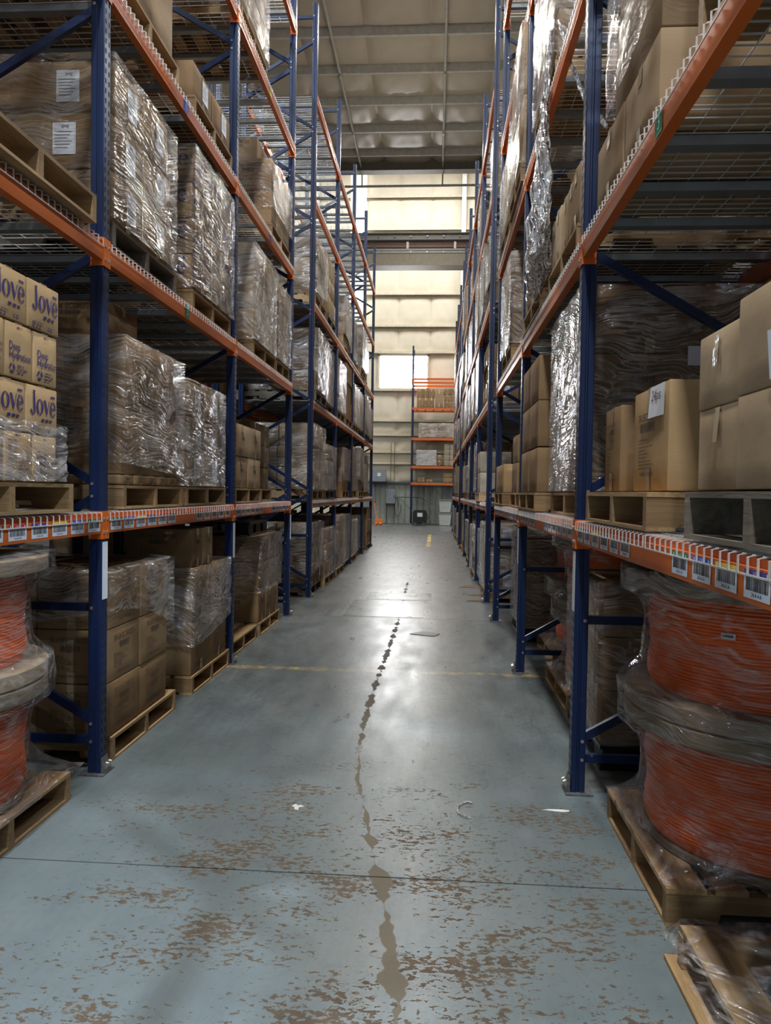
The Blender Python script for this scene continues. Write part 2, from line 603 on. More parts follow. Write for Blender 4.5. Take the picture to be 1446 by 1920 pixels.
# tall crane bay beyond: high wall above the low roof, roof, far wall
mb = MB()
mb.box((-14, 23.9, 12.1), (14, 24.0, 18))
struct('wall_step', mb.mesh('step_wall', WALLP))
mb = MB()
mb.box((-14, 23.9, 17.9), (14, 36.2, 18.1))
struct('roof', mb.mesh('high_roof', CEIL))
for sx, nm in ((-1, 'left'), (1, 'right')):
    mb = MB()
    mb.box((sx * 13.9, -8, 0), (sx * 14.1, 36.2, 18))
    struct('wall_' + nm, mb.mesh('side_wall', DEEP))
WY0 = 35.5
mb = MB()
mb.box((-14, WY0 + .06, 0), (14, WY0 + .3, 18))
wall = struct('wall_far', mb.mesh('far_wall', WALLP))
zg = [2.0, 2.98, 3.52, 4.34, 5.03, 6.50, 8.30, 9.56, 11.08, 12.6, 14.15, 15.68, 17.2]
xs = [-6.5, -4.96, -3.42, -1.87, -.33, 1.21, 2.75, 4.29]
for i in range(len(zg) - 1):
    z0, z1 = zg[i], zg[i + 1]
    for j in range(len(xs) - 1):
        x0, x1 = xs[j], xs[j + 1]
        if i == 5 and j == 3:
            continue
        if i == 5 and j == 2:
            x1 = -2.85
        if i == 5 and j == 4:
            x0 = -.40
        f = pillow(x1 - x0 - .05, z1 - z0 - .05, .06, i * 17 + j, 14, 12)
        mb = MB()
        mb.grid(lambda u, v: ((x0 + x1) / 2 + f(u, v)[0], WY0 + .05 - f(u, v)[2], (z0 + z1) / 2 + f(u, v)[1]), 14, 12)
        obj('insulation_panel', mb.mesh('wall_panel', WALLP, 60), wall)
for z in zg[1:]:
    mb = MB()
    mb.prism([(WY0 - .17, z - .1), (WY0 - .16, z - .1), (WY0 - .16, z - .01), (WY0 + .06, z - .01), (WY0 + .06, z + .01), (WY0 - .17, z + .01)], 0, -13.8, 13.8)
    obj('girt', mb.mesh('girt', GIRT), wall)
mb = MB()
mb.box((-13.8, WY0 - .12, 1.95), (13.8, WY0 + .06, 2.04))
struct('trim_2', mb.mesh('dark_trim', DARKM))
# ribbed liner sheets low on the wall
for k in range(9):
    x0 = -5.0 + k * .9
    prof = []
    for q in range(3):
        a = x0 + q * .3
        prof += [(a, WY0 + .02), (a + .20, WY0 + .02), (a + .225, WY0 - .025), (a + .265, WY0 - .025), (a + .29, WY0 + .02)]
    prof += [(x0 + .895, WY0 + .02), (x0 + .895, WY0 + .05), (x0, WY0 + .05)]
    mb = MB()
    mb.prism(prof, 2, .02, 1.95)
    obj('liner_sheet', mb.mesh('liner', LINER), wall)
# window and translucent strip
mb = MB()
mb.box((-2.74, WY0 + .02, 6.55), (-.46, WY0 + .05, 8.08))
w1 = struct('window_1', mb.mesh('window_glow', WINDOW))
mb = MB()
for a, b in (((-2.82, 6.48), (-2.74, 8.15)), ((-.46, 6.48), (-.38, 8.15)), ((-2.82, 8.08), (-.38, 8.15)), ((-2.82, 6.46), (-.38, 6.55))):
    mb.box((a[0], WY0 - .1, a[1]), (b[0], WY0 + .05, b[1]))
obj('window_frame', mb.mesh('wframe', GIRT), w1)
prof = []
for q in range(4):
    a = -4.25 + q * .19
    prof += [(a, WY0 - .2), (a + .12, WY0 - .2), (a + .135, WY0 - .23), (a + .17, WY0 - .23), (a + .185, WY0 - .2)]
prof += [(-3.5, WY0 - .2), (-3.5, WY0 - .17), (-4.25, WY0 - .17)]
mb = MB()
mb.prism(prof, 2, 9.6, 17.2)
struct('window_2', mb.mesh('light_strip', TRANSL))
for i, (x, w_) in enumerate(((1.15, .2), (-5.9, .25))):
    mb = MB()
    mb.box((x - w_ / 2, WY0 - .45, 0), (x + w_ / 2, WY0 - .42, 17.8))
    mb.box((x - w_ / 2, WY0 - .1, 0), (x + w_ / 2, WY0 - .07, 17.8))
    mb.box((x - .01, WY0 - .42, 0), (x + .01, WY0 - .1, 17.8))
    struct('wall_column', mb.mesh('column', WHT))
mb = MB()
mb.box((-3.72, WY0 - .06, .01), (-2.93, WY0 - .02, 1.93))
mb.box((-3.78, WY0 - .08, 0), (-3.72, WY0, 2.0))
mb.box((-2.93, WY0 - .08, 0), (-2.87, WY0, 2.0))
dr = struct('door_1', mb.mesh('side_door', GREYM))
mb = MB()
mb.box((-3.05, WY0 - .1, .95), (-3.0, WY0 - .06, 1.05))
obj('door_handle', mb.mesh('handle', BOLT), dr)

# crane bridge across the tall bay
cr = thing('bridge_crane', 'grey overhead crane girder with red conductor bars spanning the tall bay', 'crane', (0, 25, 9.2))


def part(name, mb_, mat, parent, smooth=None, loc=(0, 0, 0), kind=None):
    return obj(name, mb_.mesh(name, mat, smooth), parent, loc, kind=kind)


mb = MB()
mb.box((-13.8, 0, 1.08), (13.8, .35, 1.10))
mb.box((-13.8, .15, .90), (13.8, .18, 1.08))
mb.box((-13.8, 0, .86), (13.8, .35, .89))
part('runway_beam', mb, CRANEG, cr)
mb = MB()
mb.box((-13.8, .3, .46), (13.8, .6, .86))
part('web', mb, CRANEG, cr)
for z in (.62, .68, .74):
    mb = MB()
    mb.box((-13.8, .05, z), (13.8, .075, z + .03))
    part('conductor_bar', mb, RUST, cr)
for k in range(8):
    mb = MB()
    mb.box((-5.9 + 1.6 * k, .04, .52), (-5.82 + 1.6 * k, .3, .8))
    part('bar_bracket', mb, WHT, cr)
mb = MB()
mb.box((-13.8, 0, .50), (13.8, .3, .56))
mb.box((-13.8, -.03, .40), (13.8, .0, .47))
part('lower_rail', mb, CRANEG, cr)
mb = MB()
mb.box((-13.8, 0, 0), (13.8, .6, .40))
part('box_girder', mb, CRANET, cr)
mb = MB()
for k in range(30):
    x = -7 + .55 * k
    mb.tube([(x, -.01, .98), (x, .16, .98)], .016, 6)
    mb.tube([(x, -.05, .44), (x, -.02, .44)], .014, 6)
part('bolts', mb, BOLT, cr, kind='stuff')

# sprinkler pipes
for i, (x, lab) in enumerate(((-2.52, 'thin grey sprinkler pipe below the ceiling over the left rack'), (.075, 'thin grey sprinkler pipe below the ceiling over the aisle'))):
    t = thing('sprinkler_pipe', lab, 'pipe', (x, 0, 11.85), 'sprinkler pipes under the ceiling')
    mb = MB()
    mb.tube([(0, -2, 0), (0, 23.93, 0)], .032, 8)
    part('pipe_run', mb, PURLIN, t, 40)
    mb = MB()
    mb.tube([(0, 23.9, -.42), (0, 23.9, .03)], .026, 8)
    part('drop_pipe', mb, PURLIN, t, 40)
    for y in (4.5, 8.2, 11.9, 18.3, 21.3):
        mb = MB()
        mb.tube([(0, y, 0), (0, y, -.07)], .014, 6)
        mb.lathe([(.001, -.09), (.025, -.085), (.001, -.08)], 8, (0, y))
        mb.tube([(0, y - .05, 0), (0, y + .05, 0)], .042, 8)
        part('sprinkler_head', mb, BOLT, t)
        mb = MB()
        mb.tube([(0, y + .4, 0), (0, y + .4, .26)], .006, 5)
        part('hanger_rod', mb, DARKM, t)
mb = MB()
mb.tube([(-7, 23.9, 11.39), (7, 23.9, 11.41)], .04, 10)
tag(part('main_pipe', mb, PURLIN, None, 40), 'horizontal grey pipe crossing in front of the cream far wall', 'pipe')

# ------------------------------------------------------------------ pallet racking
TOPS = [1.385, 2.81, 4.19, 5.635, 7.075]
UPH = 8.33
RD = 1.07
# post outline in (distance from aisle face, along the aisle)
PROF = [(0, .004), (.004, 0), (.024, 0), (.028, .006), (.036, .006), (.040, 0), (.066, 0), (.07, .004), (.07, .02), (.066, .02),
        (.066, .006), (.042, .006), (.040, .012), (.026, .012), (.022, .006), (.006, .006), (.006, .070), (.022, .070), (.026, .064), (.040, .064),
        (.042, .070), (.066, .070), (.066, .056), (.07, .056), (.07, .072), (.066, .076), (.040, .076), (.036, .070), (.028, .070),
        (.024, .076), (.004, .076), (0, .072)]


def mk_post(s):
    mb = MB()
    pr = [(s * d, y) for d, y in PROF]
    if s > 0:
        pr = pr[::-1]
    mb.prism(pr, 2, .006, UPH)
    mb.box((-s * .0006, .006, .006), (s * .002, .070, UPH - .001), 1)
    return mb.mesh('post', [BLUE, SLOT])


BR = [(.175, .175, 0), (.886, .886, 0), (8.15, 8.15, 0)]
f, r_ = .27, .83
zz = .27
k = 0
while zz < 7.8:
    BR.append((zz, zz + .57, 1) if k % 2 == 0 else (zz + .59 if 0 else zz + .57, zz, 2))
    zz += .635
    k += 1
FM = {}
for s in (-1, 1):
    P_ = mk_post(s)
    P2 = mk_post(-s)
    brs = []
    for za, zb, kd in BR:
        mb = MB()
        mb.bar((s * .045, .038, za), (s * (RD - .045), .038, zb), .042, .03)
        mb.box((s * .03, .02, za - .02), (s * .05, .056, za + .02))
        brs.append(mb.mesh('brace', BLUE))
    mb = MB()
    for za, zb, kd in BR:
        for x, z in ((.052, za), (RD - .052, zb)):
            for yy in (-.004, .074):
                mb.tube([(s * x, yy, z), (s * x, yy + .006, z)], .009, 6)
    bm = mb.mesh('bolts', BOLT)
    mb = MB()
    mb.box((-s * .03, -.03, 0), (s * .11, .105, .008))
    mb.prism([(-s * .03, .008), (-s * .004, .008), (-s * .004, .09)], 1, .0, .076)
    mb.tube([(-s * .018, .02, .03), (-s * .03, .02, .06)], .011, 6, 1)
    mb.tube([(-s * .018, .055, .03), (-s * .03, .055, .06)], .011, 6, 1)
    FM[s] = (P_, P2, brs, bm, mb.mesh('base_plate', [PLATE, BOLT]))
strip = MB()
strip.box((-.0005, .008, .93), (.001, .068, 1.235))
STRIP = strip.mesh('location_strip', WHITE)


def frame(s, x, y, label, group, strip_on=False):
    t = thing('upright_frame', label, 'rack frame', (x, y, 0), group)
    P_, P2, brs, bm, bp = FM[s]
    obj('post', P_, t)
    obj('post', P2, t, (s * RD, 0, 0))
    obj('base_plate', bp, t)
    for b in brs:
        obj('brace', b, t)
    obj('bolts', bm, t, kind='stuff')
    if strip_on:
        obj('location_strip', STRIP, t, (-s * .0025, 0, 0))['label'] = 'white paper location strip'
    return t


BEAM_L = 2.515 - .076


def mk_beam(s):
    """beam along +y from the far side of a post; s = away from the aisle"""
    mb = MB()
    pr = [(0, -.105), (s * .042, -.105), (s * .042, 0), (s * .018, 0), (s * .018, -.022), (0, -.022)]
    if s > 0:
        pr = pr[::-1]
    mb.prism([(a, b) for a, b in pr], 1, 0, BEAM_L)
    bm = mb.mesh('beam', ORANGE)
    res = [bm]
    for e in (0, 1):
        y0 = 0 if e == 0 else BEAM_L
        d = -1 if e == 0 else 1
        mb = MB()
        mb.box((-s * .005, y0 - d * .004, -.135), (s * .066, y0 + d * .0, .012))
        mb.box((-s * .006, y0, -.135), (-s * .001, y0 + d * .037, .012))
        for z in (-.10, -.03):
            mb.tube([(-s * .005, y0 + d * .019, z), (-s * .011, y0 + d * .019, z)], .009, 6, 1)
        res.append(mb.mesh('end_connector', [ORANGE_D, BOLT]))
    return res


BM = {s: mk_beam(s) for s in (-1, 1)}


def beam(s, x, y, z, label, group):
    a, c0, c1 = BM[s]
    t = obj('shelf_beam', a, None, (x, y, z))
    tag(t, label, 'shelf beam', group)
    obj('end_connector', c0, t)
    obj('end_connector', c1, t)
    return t


DW = BEAM_L / 2 - .012


def mk_deck(s):
    mb = MB()
    n = 22
    for i in range(n + 1):
        y = .008 + (DW - .016) * i / n
        mb.tube([(-s * .008, y, -.04), (-s * .008, y, .0), (s * .004, y, .0045), (s * (RD - .004), y, .0045), (s * (RD + .008), y, 0), (s * (RD + .008), y, -.04)], .0031, 4, cap=False)
    for j in range(11):
        d = -.008 if j == 0 else (RD + .008 if j == 10 else .06 + (RD - .12) * (j - 1) / 8)
        z = -.04 if j in (0, 10) else .009
        mb.tube([(s * d, 0, z), (s * d, DW, z)], .003, 4, cap=False)
    wire = mb.mesh('wire_mesh', STEEL)
    mb = MB()
    pr = [(-.028, -.034), (.028, -.034), (.034, -.001), (.022, -.001), (.018, -.026), (-.018, -.026), (-.022, -.001), (-.034, -.001)]
    mb.prism(pr, 0, s * .02, s * (RD - .02))
    return wire, mb.mesh('support_channel', CHANNEL)


DK = {s: mk_deck(s) for s in (-1, 1)}


def deck(s, x, y, z, label, group):
    t = thing('wire_deck', label, 'wire deck', (x, y, z), group)
    obj('wire_mesh', DK[s][0], t, kind='stuff')
    for j in range(3):
        obj('support_channel', DK[s][1], t, (0, DW * (.17 + .33 * j), 0))
    return t


def back_row(s, x, ys, nm, lv):
    """a rack row of frames at ys with beams and decks between neighbours"""
    for i, y in enumerate(ys):
        frame(s, x, y, f'dark blue slotted upright frame, {ORD[i + 1]} from camera in {nm}', 'upright frames of ' + nm, nm.endswith('aisle row') and y < 9)
    for i in range(len(ys) - 1):
        if ys[i + 1] - ys[i] > 2.6 or ys[i + 1] - ys[i] < 2.4:
            continue
        for l in lv:
            z = TOPS[l - 1]
            b = f'{nm}, {ORD[i + 1]} bay'
            beam(s, x, ys[i] + .076, z, f'orange front beam of the {SH[l]}, {b}', 'orange beams of ' + nm)
            beam(-s, x + s * RD, ys[i] + .076, z, f'orange rear beam of the {SH[l]}, {b}', 'orange beams of ' + nm)
            for k in range(2):
                deck(s, x, ys[i] + .076 + .006 + k * (DW + .012), z + .001, f'grey wire deck, {("nearer", "farther")[k]} of two, {SH[l]}, {b}', 'wire decks of ' + nm)


YL = [1.226, 3.741, 6.256, 8.771] + [10.32 + 2.515 * i for i in range(5)]
YR = [1.242, 3.757, 6.272, 8.787] + [10.25 + 2.515 * i for i in range(5)] + [21.75 + 2.515 * i for i in range(4)]
ROWN = {-1: 'left aisle row', 1: 'right aisle row'}
back_row(-1, XF[-1], YL, ROWN[-1], (1, 2, 3, 4, 5))
back_row(1, XF[1], YR, ROWN[1], (1, 2, 3, 4, 5))
frame(1, XF[1], YR[0] - 2.515, 'blue upright frame beside the camera, outside the picture', 'upright frames beside the camera')
for l in (1, 2, 3, 4, 5):
    beam(1, XF[1], YR[0] - 2.439, TOPS[l - 1], f'orange front beam of the {SH[l]} beside the camera', 'beams beside the camera')
    beam(-1, XF[1] + RD, YR[0] - 2.439, TOPS[l - 1], f'orange rear beam of the {SH[l]} beside the camera', 'beams beside the camera')
back_row(-1, XF[-1] - RD - .3, YL[1:], 'left back row', (1, 2, 3, 4))
back_row(1, XF[1] + RD + .3, YR[:6], 'right back row', (1, 2, 3))

# ------------------------------------------------------------------ text outlines
_tx = {}


def text2d(txt, bold=False):
    """outline faces of a line of lettering: (verts 2-D, faces, width), letter height about 0.7 units"""
    if txt in _tx:
        return _tx[txt]
    cu = bpy.data.curves.new('lettering', 'FONT')
    cu.body = txt
    cu.resolution_u = 2
    if bold:
        cu.offset = .012
    o = bpy.data.objects.new('lettering', cu)
    COL.objects.link(o)
    bpy.context.view_layer.update()
    ev = o.evaluated_get(bpy.context.evaluated_depsgraph_get())
    me = ev.to_mesh()
    vs = [(v.co.x, v.co.y) for v in me.vertices]
    fs = [tuple(p.vertices) for p in me.polygons]
    ev.to_mesh_clear()
    bpy.data.objects.remove(o)
    bpy.data.curves.remove(cu)
    w = max([v[0] for v in vs] + [.01])
    _tx[txt] = (vs, fs, w)
    return _tx[txt]


def ring(cx, cy, rx, ry, ix, iy, a0=0, a1=360, n=20, off=0):
    out = []
    for k in range(n):
        p, q = (math.radians(a0 + (a1 - a0) * (k + e) / n) for e in (0, 1))
        out.append([(cx + rx * math.cos(p), cy + ry * math.sin(p)), (cx + rx * math.cos(q), cy + ry * math.sin(q)),
                    (cx + off + ix * math.cos(q), cy + iy * math.sin(q)), (cx + off + ix * math.cos(p), cy + iy * math.sin(p))])
    return out


def logo2d():
    """the high-contrast serif word on the drinks cartons"""
    P = []
    P += [[(.20, .12), (.33, .12), (.33, .95), (.20, .95)], [(.15, .92), (.38, .92), (.38, .95), (.15, .95)]]
    P += ring(.165, .12, .165, .16, .06, .10, 180, 360, 10, .02)
    P += ring(.04, .13, .05, .05, .001, .001, 0, 360, 10)
    P += ring(.66, .31, .26, .32, .12, .28)
    P += [[(.93, .62), (1.10, .62), (1.27, .16), (1.20, .0)], [(1.20, 0), (1.27, .16), (1.43, .62), (1.38, .62)]]
    P += ring(1.70, .31, .26, .32, .13, .28, 0, 325)
    P += [[(1.56, .30), (1.96, .30), (1.94, .36), (1.56, .36)]]
    P += [[(1.52, .76), (1.88, .76), (1.88, .85), (1.52, .85)]]
    vs, fs = [], []
    for p in P:
        n = len(vs)
        vs.extend(p)
        fs.append(tuple(range(n, n + len(p))))
    return vs, fs, 1.96


LOGO = logo2d()


class Face:
    """places flat print on the aisle ('a') or camera-side ('c') face of a carton"""

    def __init__(s, mb, side, which, W, D, Hh, bulge):
        s.mb, s.s, s.k, s.W, s.D, s.H, s.b = mb, side, which, W, D, Hh, bulge

    def pt(s, u, v, lift=.0015):
        """u: reading direction from the face's centre, v: height above carton base"""
        if s.k == 'a':
            q = (1 - (2 * u / s.D) ** 2) * (1 - (2 * v / s.H - 1) ** 2)
            return (-s.s * (lift + s.b * q), s.D / 2 - s.s * u, v)
        q = (1 - (2 * u / s.W) ** 2) * (1 - (2 * v / s.H - 1) ** 2)
        return (s.s * s.W / 2 + u, -(lift + s.b * q), v)

    def rect(s, u0, v0, u1, v1, mi, lift=.0015):
        nu = max(1, int(abs(u1 - u0) / .08))
        nv = max(1, int(abs(v1 - v0) / .08))
        for i in range(nu):
            for j in range(nv):
                a, b = u0 + (u1 - u0) * i / nu, u0 + (u1 - u0) * (i + 1) / nu
                c, d = v0 + (v1 - v0) * j / nv, v0 + (v1 - v0) * (j + 1) / nv
                s.mb.quad([s.pt(a, c, lift), s.pt(b, c, lift), s.pt(b, d, lift), s.pt(a, d, lift)], mi)

    def shape(s, sh, u, v, hgt, mi, wmax=None, lift=.0022):
        vs, fs, w = sh
        k = hgt
        kx = hgt if not wmax else min(hgt, wmax / w)
        for f in fs:
            s.mb.quad([s.pt(u + vs[i][0] * kx, v + vs[i][1] * k, lift) for i in f], mi)

    def bars(s, u0, v0, w, h, mi, n=16, seed=3):
        r = random.Random(seed)
        x = 0
        for i in range(n):
            bw = w / n * r.choice((.3, .5, .8))
            s.rect(u0 + x, v0, u0 + x + bw, v0 + h, mi, .0024)
            x += w / n

    def lines(s, u0, v0, w, n, dz, h, mi, seed=1):
        r = random.Random(seed)
        for i in range(n):
            ww = w * r.uniform(.4, 1)
            x = u0
            while x < u0 + ww:
                l = r.uniform(.01, .03)
                s.rect(x, v0 - i * dz, min(x + l, u0 + ww), v0 - i * dz + h, mi, .002)
                x += l + .008


CMATS = [None, TAPE, INK, INKF, NAVY, WHITE]
_cm = {}


def carton_mesh(s, W, D, Hh, mat, pr, var):
    key = (s, round(W, 2), round(D, 2), round(Hh, 2), mat.name, pr, var)
    if key in _cm:
        return _cm[key]
    W, D, Hh = round(W, 2), round(D, 2), round(Hh, 2)
    r = random.Random(hash((round(W * 100), round(D * 100), round(Hh * 100), var)) & 0xffff)
    mb = MB()
    rad = .007
    hx, hy, hz = W / 2 - .002, D / 2 - .002, Hh / 2 - .0015
    bl = {k: r.uniform(.0, .010) for k in ('x', 'y', 'z')}
    vid = {}

    def vert(p):
        q = [max(-h + rad, min(h - rad, c)) for c, h in zip(p, (hx, hy, hz))]
        d = Vector(p) - Vector(q)
        o = Vector(q) + (d.normalized() * rad if d.length > 0 else d)
        u, v, w = p[0] / hx, p[1] / hy, p[2] / hz
        if abs(u) > .999:
            o.x += math.copysign(bl['x'] * (1 - v * v) * (1 - w * w), u)
        if abs(v) > .999:
            o.y += math.copysign(bl['y'] * (1 - u * u) * (1 - w * w), v)
        if w > .999:
            o.z -= .004 * (1 - u * u) * (1 - v * v)
        kk = (round(p[0], 5), round(p[1], 5), round(p[2], 5))
        if kk not in vid:
            vid[kk] = len(mb.v)
            mb.v.append((s * W / 2 + o.x, D / 2 + o.y, Hh / 2 + o.z))
        return vid[kk]

    def ts(h):
        return [-h, -h + rad, -h * .4, h * .4, h - rad, h]
    axs = (hx, hy, hz)
    for ax in range(3):
        b_, c_ = [(1, 2), (0, 2), (0, 1)][ax]
        for sg in (-1, 1):
            tb, tc = ts(axs[b_]), ts(axs[c_])
            for i in range(5):
                for j in range(5):
                    q = []
                    for (bb, cc) in ((tb[i], tc[j]), (tb[i + 1], tc[j]), (tb[i + 1], tc[j + 1]), (tb[i], tc[j + 1])):
                        p = [0, 0, 0]
                        p[ax], p[b_], p[c_] = sg * axs[ax], bb, cc
                        q.append(vert(p))
                    if (sg > 0) != (ax == 1):
                        pass
                    else:
                        q.reverse()
                    mb.f.append(tuple(q))
                    mb.m.append(0)
    A = Face(mb, s, 'a', W, D, Hh, bl['x'])
    C = Face(mb, s, 'c', W, D, Hh, bl['y'])
    # packing tape over the top and down the ends
    end = C if W < D else A
    half = (W if end is C else D)
    if pr not in ('logo', 'deep', 'cells'):
        end.rect(-.025, Hh * .74, .025, Hh - .004, 1, .001)
        end.rect(-.025, .004, .025, Hh * .22, 1, .001)
    if end is C:
        mb.box((s * W / 2 - .025, .003, Hh - .003), (s * W / 2 + .025, D - .003, Hh + .0008), 1)
    else:
        mb.box((s * .003, D / 2 - .025, Hh - .003), (s * (W - .003), D / 2 + .025, Hh + .0008), 1)
    if pr == 'sku':
        for Fc, L in ((A, D), (C, W)):
            w = min(.28, L * .6)
            Fc.shape(text2d('SKU# EC080220'), -w / 2, Hh * .76, w / 8.0 / .75, 3, w)
            Fc.bars(-w * .25, Hh * .60, w * .5, Hh * .11, 3)
            Fc.lines(-w * .5, Hh * .50, w * .7, 6, Hh * .045, Hh * .014, 3)
            Fc.shape(text2d('MADE IN CHINA'), -w * .3, Hh * .12, .022, 3, w * .8)
    elif pr == 'big':
        w = D * .62
        A.shape(text2d('SKUEC80901', True), -w / 2, Hh * .69, .040, 2, w)
        A.bars(-w * .42, Hh * .575, w * .7, Hh * .09, 2, 14)
        A.lines(-w * .45, Hh * .50, w * .8, 9, Hh * .035, Hh * .012, 3)
        A.shape(text2d('MADE IN CHINA'), -w * .4, Hh * .15, .022, 2, w * .7)
        C.lines(-W * .3, Hh * .6, W * .4, 6, Hh * .05, Hh * .014, 3)
    elif pr == 'small':
        for Fc, L in ((A, D), (C, W)):
            w = min(.12, L * .4)
            Fc.lines(-w / 2, Hh * .74, w, 3, .022, .009, 2)
            Fc.bars(-w * .4, Hh * .5, w * .8, Hh * .1, 2, 10)
    elif pr == 'label':
        for Fc, L in ((A, D), (C, W)):
            w = min(.13, L * .35)
            h = min(.17, Hh * .6)
            u0 = -w * .2
            v0 = Hh * .25
            Fc.rect(u0, v0, u0 + w, v0 + h, 5, .002)
            Fc.shape(text2d('EME'), u0 + w * .38, v0 + h * .82, h * .14, 2, w * .4, .0032)
            for q in range(6):
                Fc.rect(u0 + w * .1, v0 + h * (.70 - q * .1), u0 + w * (.85 - .1 * (q % 3)), v0 + h * (.72 - q * .1), 3, .003)
    elif pr in ('logo', 'deep', 'cells'):
        if pr == 'logo':
            w = min(D * .84, Hh)
            A.shape(LOGO, -w / 2, Hh * .40, w / 1.96, 4, w)
            A.lines(-w * .1, Hh * .27, w * .55, 1, .02, .010, 4, 5)
            A.lines(-w * .48, Hh * .13, w * .4, 3, .012, .004, 4, 2)
            A.lines(w * .1, Hh * .10, w * .35, 2, .012, .004, 4, 4)
            w = min(W * .8, .34)
            C.shape(LOGO, -w / 2, Hh * .45, w / 1.96, 4, w)
        elif pr == 'deep':
            w = D * .80
            A.shape(text2d('Deep', True), -w / 2, Hh * .50, .048, 4, w * .5)
            A.shape(text2d('Hydration', True), -w / 2, Hh * .34, .048, 4, w)
            A.lines(-w * .12, Hh * .22, w * .55, 3, .014, .005, 4, 8)
            P = []
            for kk in range(3):
                P += ring(-w * .36, Hh * .17, .020, .020, .011, .011, 100 + 120 * kk, 190 + 120 * kk, 4)
            for p in P:
                mb.quad([A.pt(a, b, .0022) for a, b in p], 4)
            A.lines(-w * .15, Hh * .9, w * .4, 1, .01, .006, 4, 3)
            C.lines(-W * .3, Hh * .6, W * .4, 5, .02, .006, 4, 3)
        else:
            w = D * .84
            A.shape(text2d('Happy Cells'), -w * .02, Hh * .50, .026, 4, w * .5)
            A.shape(text2d('Happy Body'), -w * .02, Hh * .40, .026, 4, w * .5)
            A.lines(-w * .02, Hh * .32, w * .5, 6, .014, .005, 4, 8)
            for q in range(8):
                A.rect(-w * .48, Hh * (.82 - q * .06), -w * .14, Hh * (.835 - q * .06), 4, .002)
            A.rect(-w * .48, Hh * .40, -w * .475, Hh * .83, 4, .002)
            A.rect(-w * .145, Hh * .40, -w * .14, Hh * .83, 4, .002)
            A.lines(-w * .48, Hh * .32, w * .35, 6, .014, .004, 4, 9)
            A.lines(-w * .2, Hh * .92, w * .4, 1, .01, .006, 4, 3)
    mats = [mat] + CMATS[1:]
    me = mb.mesh('carton', mats, 35)
    _cm[key] = me
    return me


# ------------------------------------------------------------------ pallets
PL = {}


def pallet_meshes(s, L, D, grey):
    key = (s, L, round(D, 3), grey)
    if key in PL:
        return PL[key]
    wy = WG if grey else WY
    wx = WG if grey else WX
    out = []
    z0, z1, z2, z3 = 0, .014, .118, .134
    for j in range(3):
        y = (0, D / 2 - .02, D - .04)[j]
        mb = MB()
        pr = [(0, z1), (.18, z1), (.19, z1 + .038), (.39, z1 + .038), (.40, z1), (L - .40, z1), (L - .39, z1 + .038), (L - .19, z1 + .038), (L - .18, z1), (L, z1), (L, z2), (0, z2)]
        pr = [(s * a, b) for a, b in pr]
        if s > 0:
            pr = pr[::-1]
        mb.prism(pr, 1, y, y + .04)
        out.append(('stringer', mb.mesh('stringer', wx)))
    r = random.Random(int(L * 100) + s + grey)
    xs_ = [0, .17, .35, .53, .71, .89, L - .14]
    for x in xs_:
        w = .14 if x in (0, L - .14) else r.choice((.09, .10, .115))
        mb = MB()
        j0, j1 = r.uniform(-.004, .004), r.uniform(-.004, .004)
        mb.box((s * x, j0, z2), (s * (x + w), D + j1, z3 + r.uniform(0, .003)))
        out.append(('deck_board', mb.mesh('deck_board', wy)))
    for x in (0, .42, .62, .82, L - .10):
        mb = MB()
        mb.box((s * x, 0, z0), (s * (x + .10), D, z1))
        out.append(('bottom_board', mb.mesh('bottom_board', wy)))
    PL[key] = out
    return out


def pallet(s, x, y, z, D, label, grey=False, L=1.22, rz=0, group=None, parts=True):
    ms = pallet_meshes(s, L, D, grey)
    if parts:
        t = thing('wooden_pallet', label, 'pallet', (x, y, z), group, rz)
        for n, m in ms:
            obj(n, m, t)
        return t
    key = ('j', s, L, round(D, 3), grey)
    if key not in PL:
        mb = MB()
        for n, m in ms:
            b = len(mb.v)
            mb.v.extend(tuple(v.co) for v in m.vertices)
            for p in m.polygons:
                mb.f.append(tuple(b + i for i in p.vertices))
                mb.m.append(0)
        PL[key] = mb.mesh('wooden_pallet', WG if grey else WY)
    return tag(obj('wooden_pallet', PL[key], None, (x, y, z), rz), label, 'pallet', group)


def plastic_pallet(s, x, y, z, D, label):
    t = thing('plastic_pallet', label, 'pallet', (x, y, z))
    mb = MB()
    mb.box((0, 0, .115), (s * 1.15, D, .14))
    obj('deck', mb.mesh('deck', BLACKP), t)
    for i in range(3):
        for j in range(3):
            mb = MB()
            a, b = i * .48, j * (D - .16) / 2
            mb.prism([(s * (a + .02), b + .02), (s * (a + .17), b + .02), (s * (a + .19), b + .14), (s * a, b + .14)][::s], 2, .02, .115)
            obj('foot', mb.mesh('foot', BLACKP), t)
        mb = MB()
        mb.box((s * (i * .48), 0, 0), (s * (i * .48 + .19), D, .02))
        obj('skid', mb.mesh('skid', BLACKP), t)
    return t


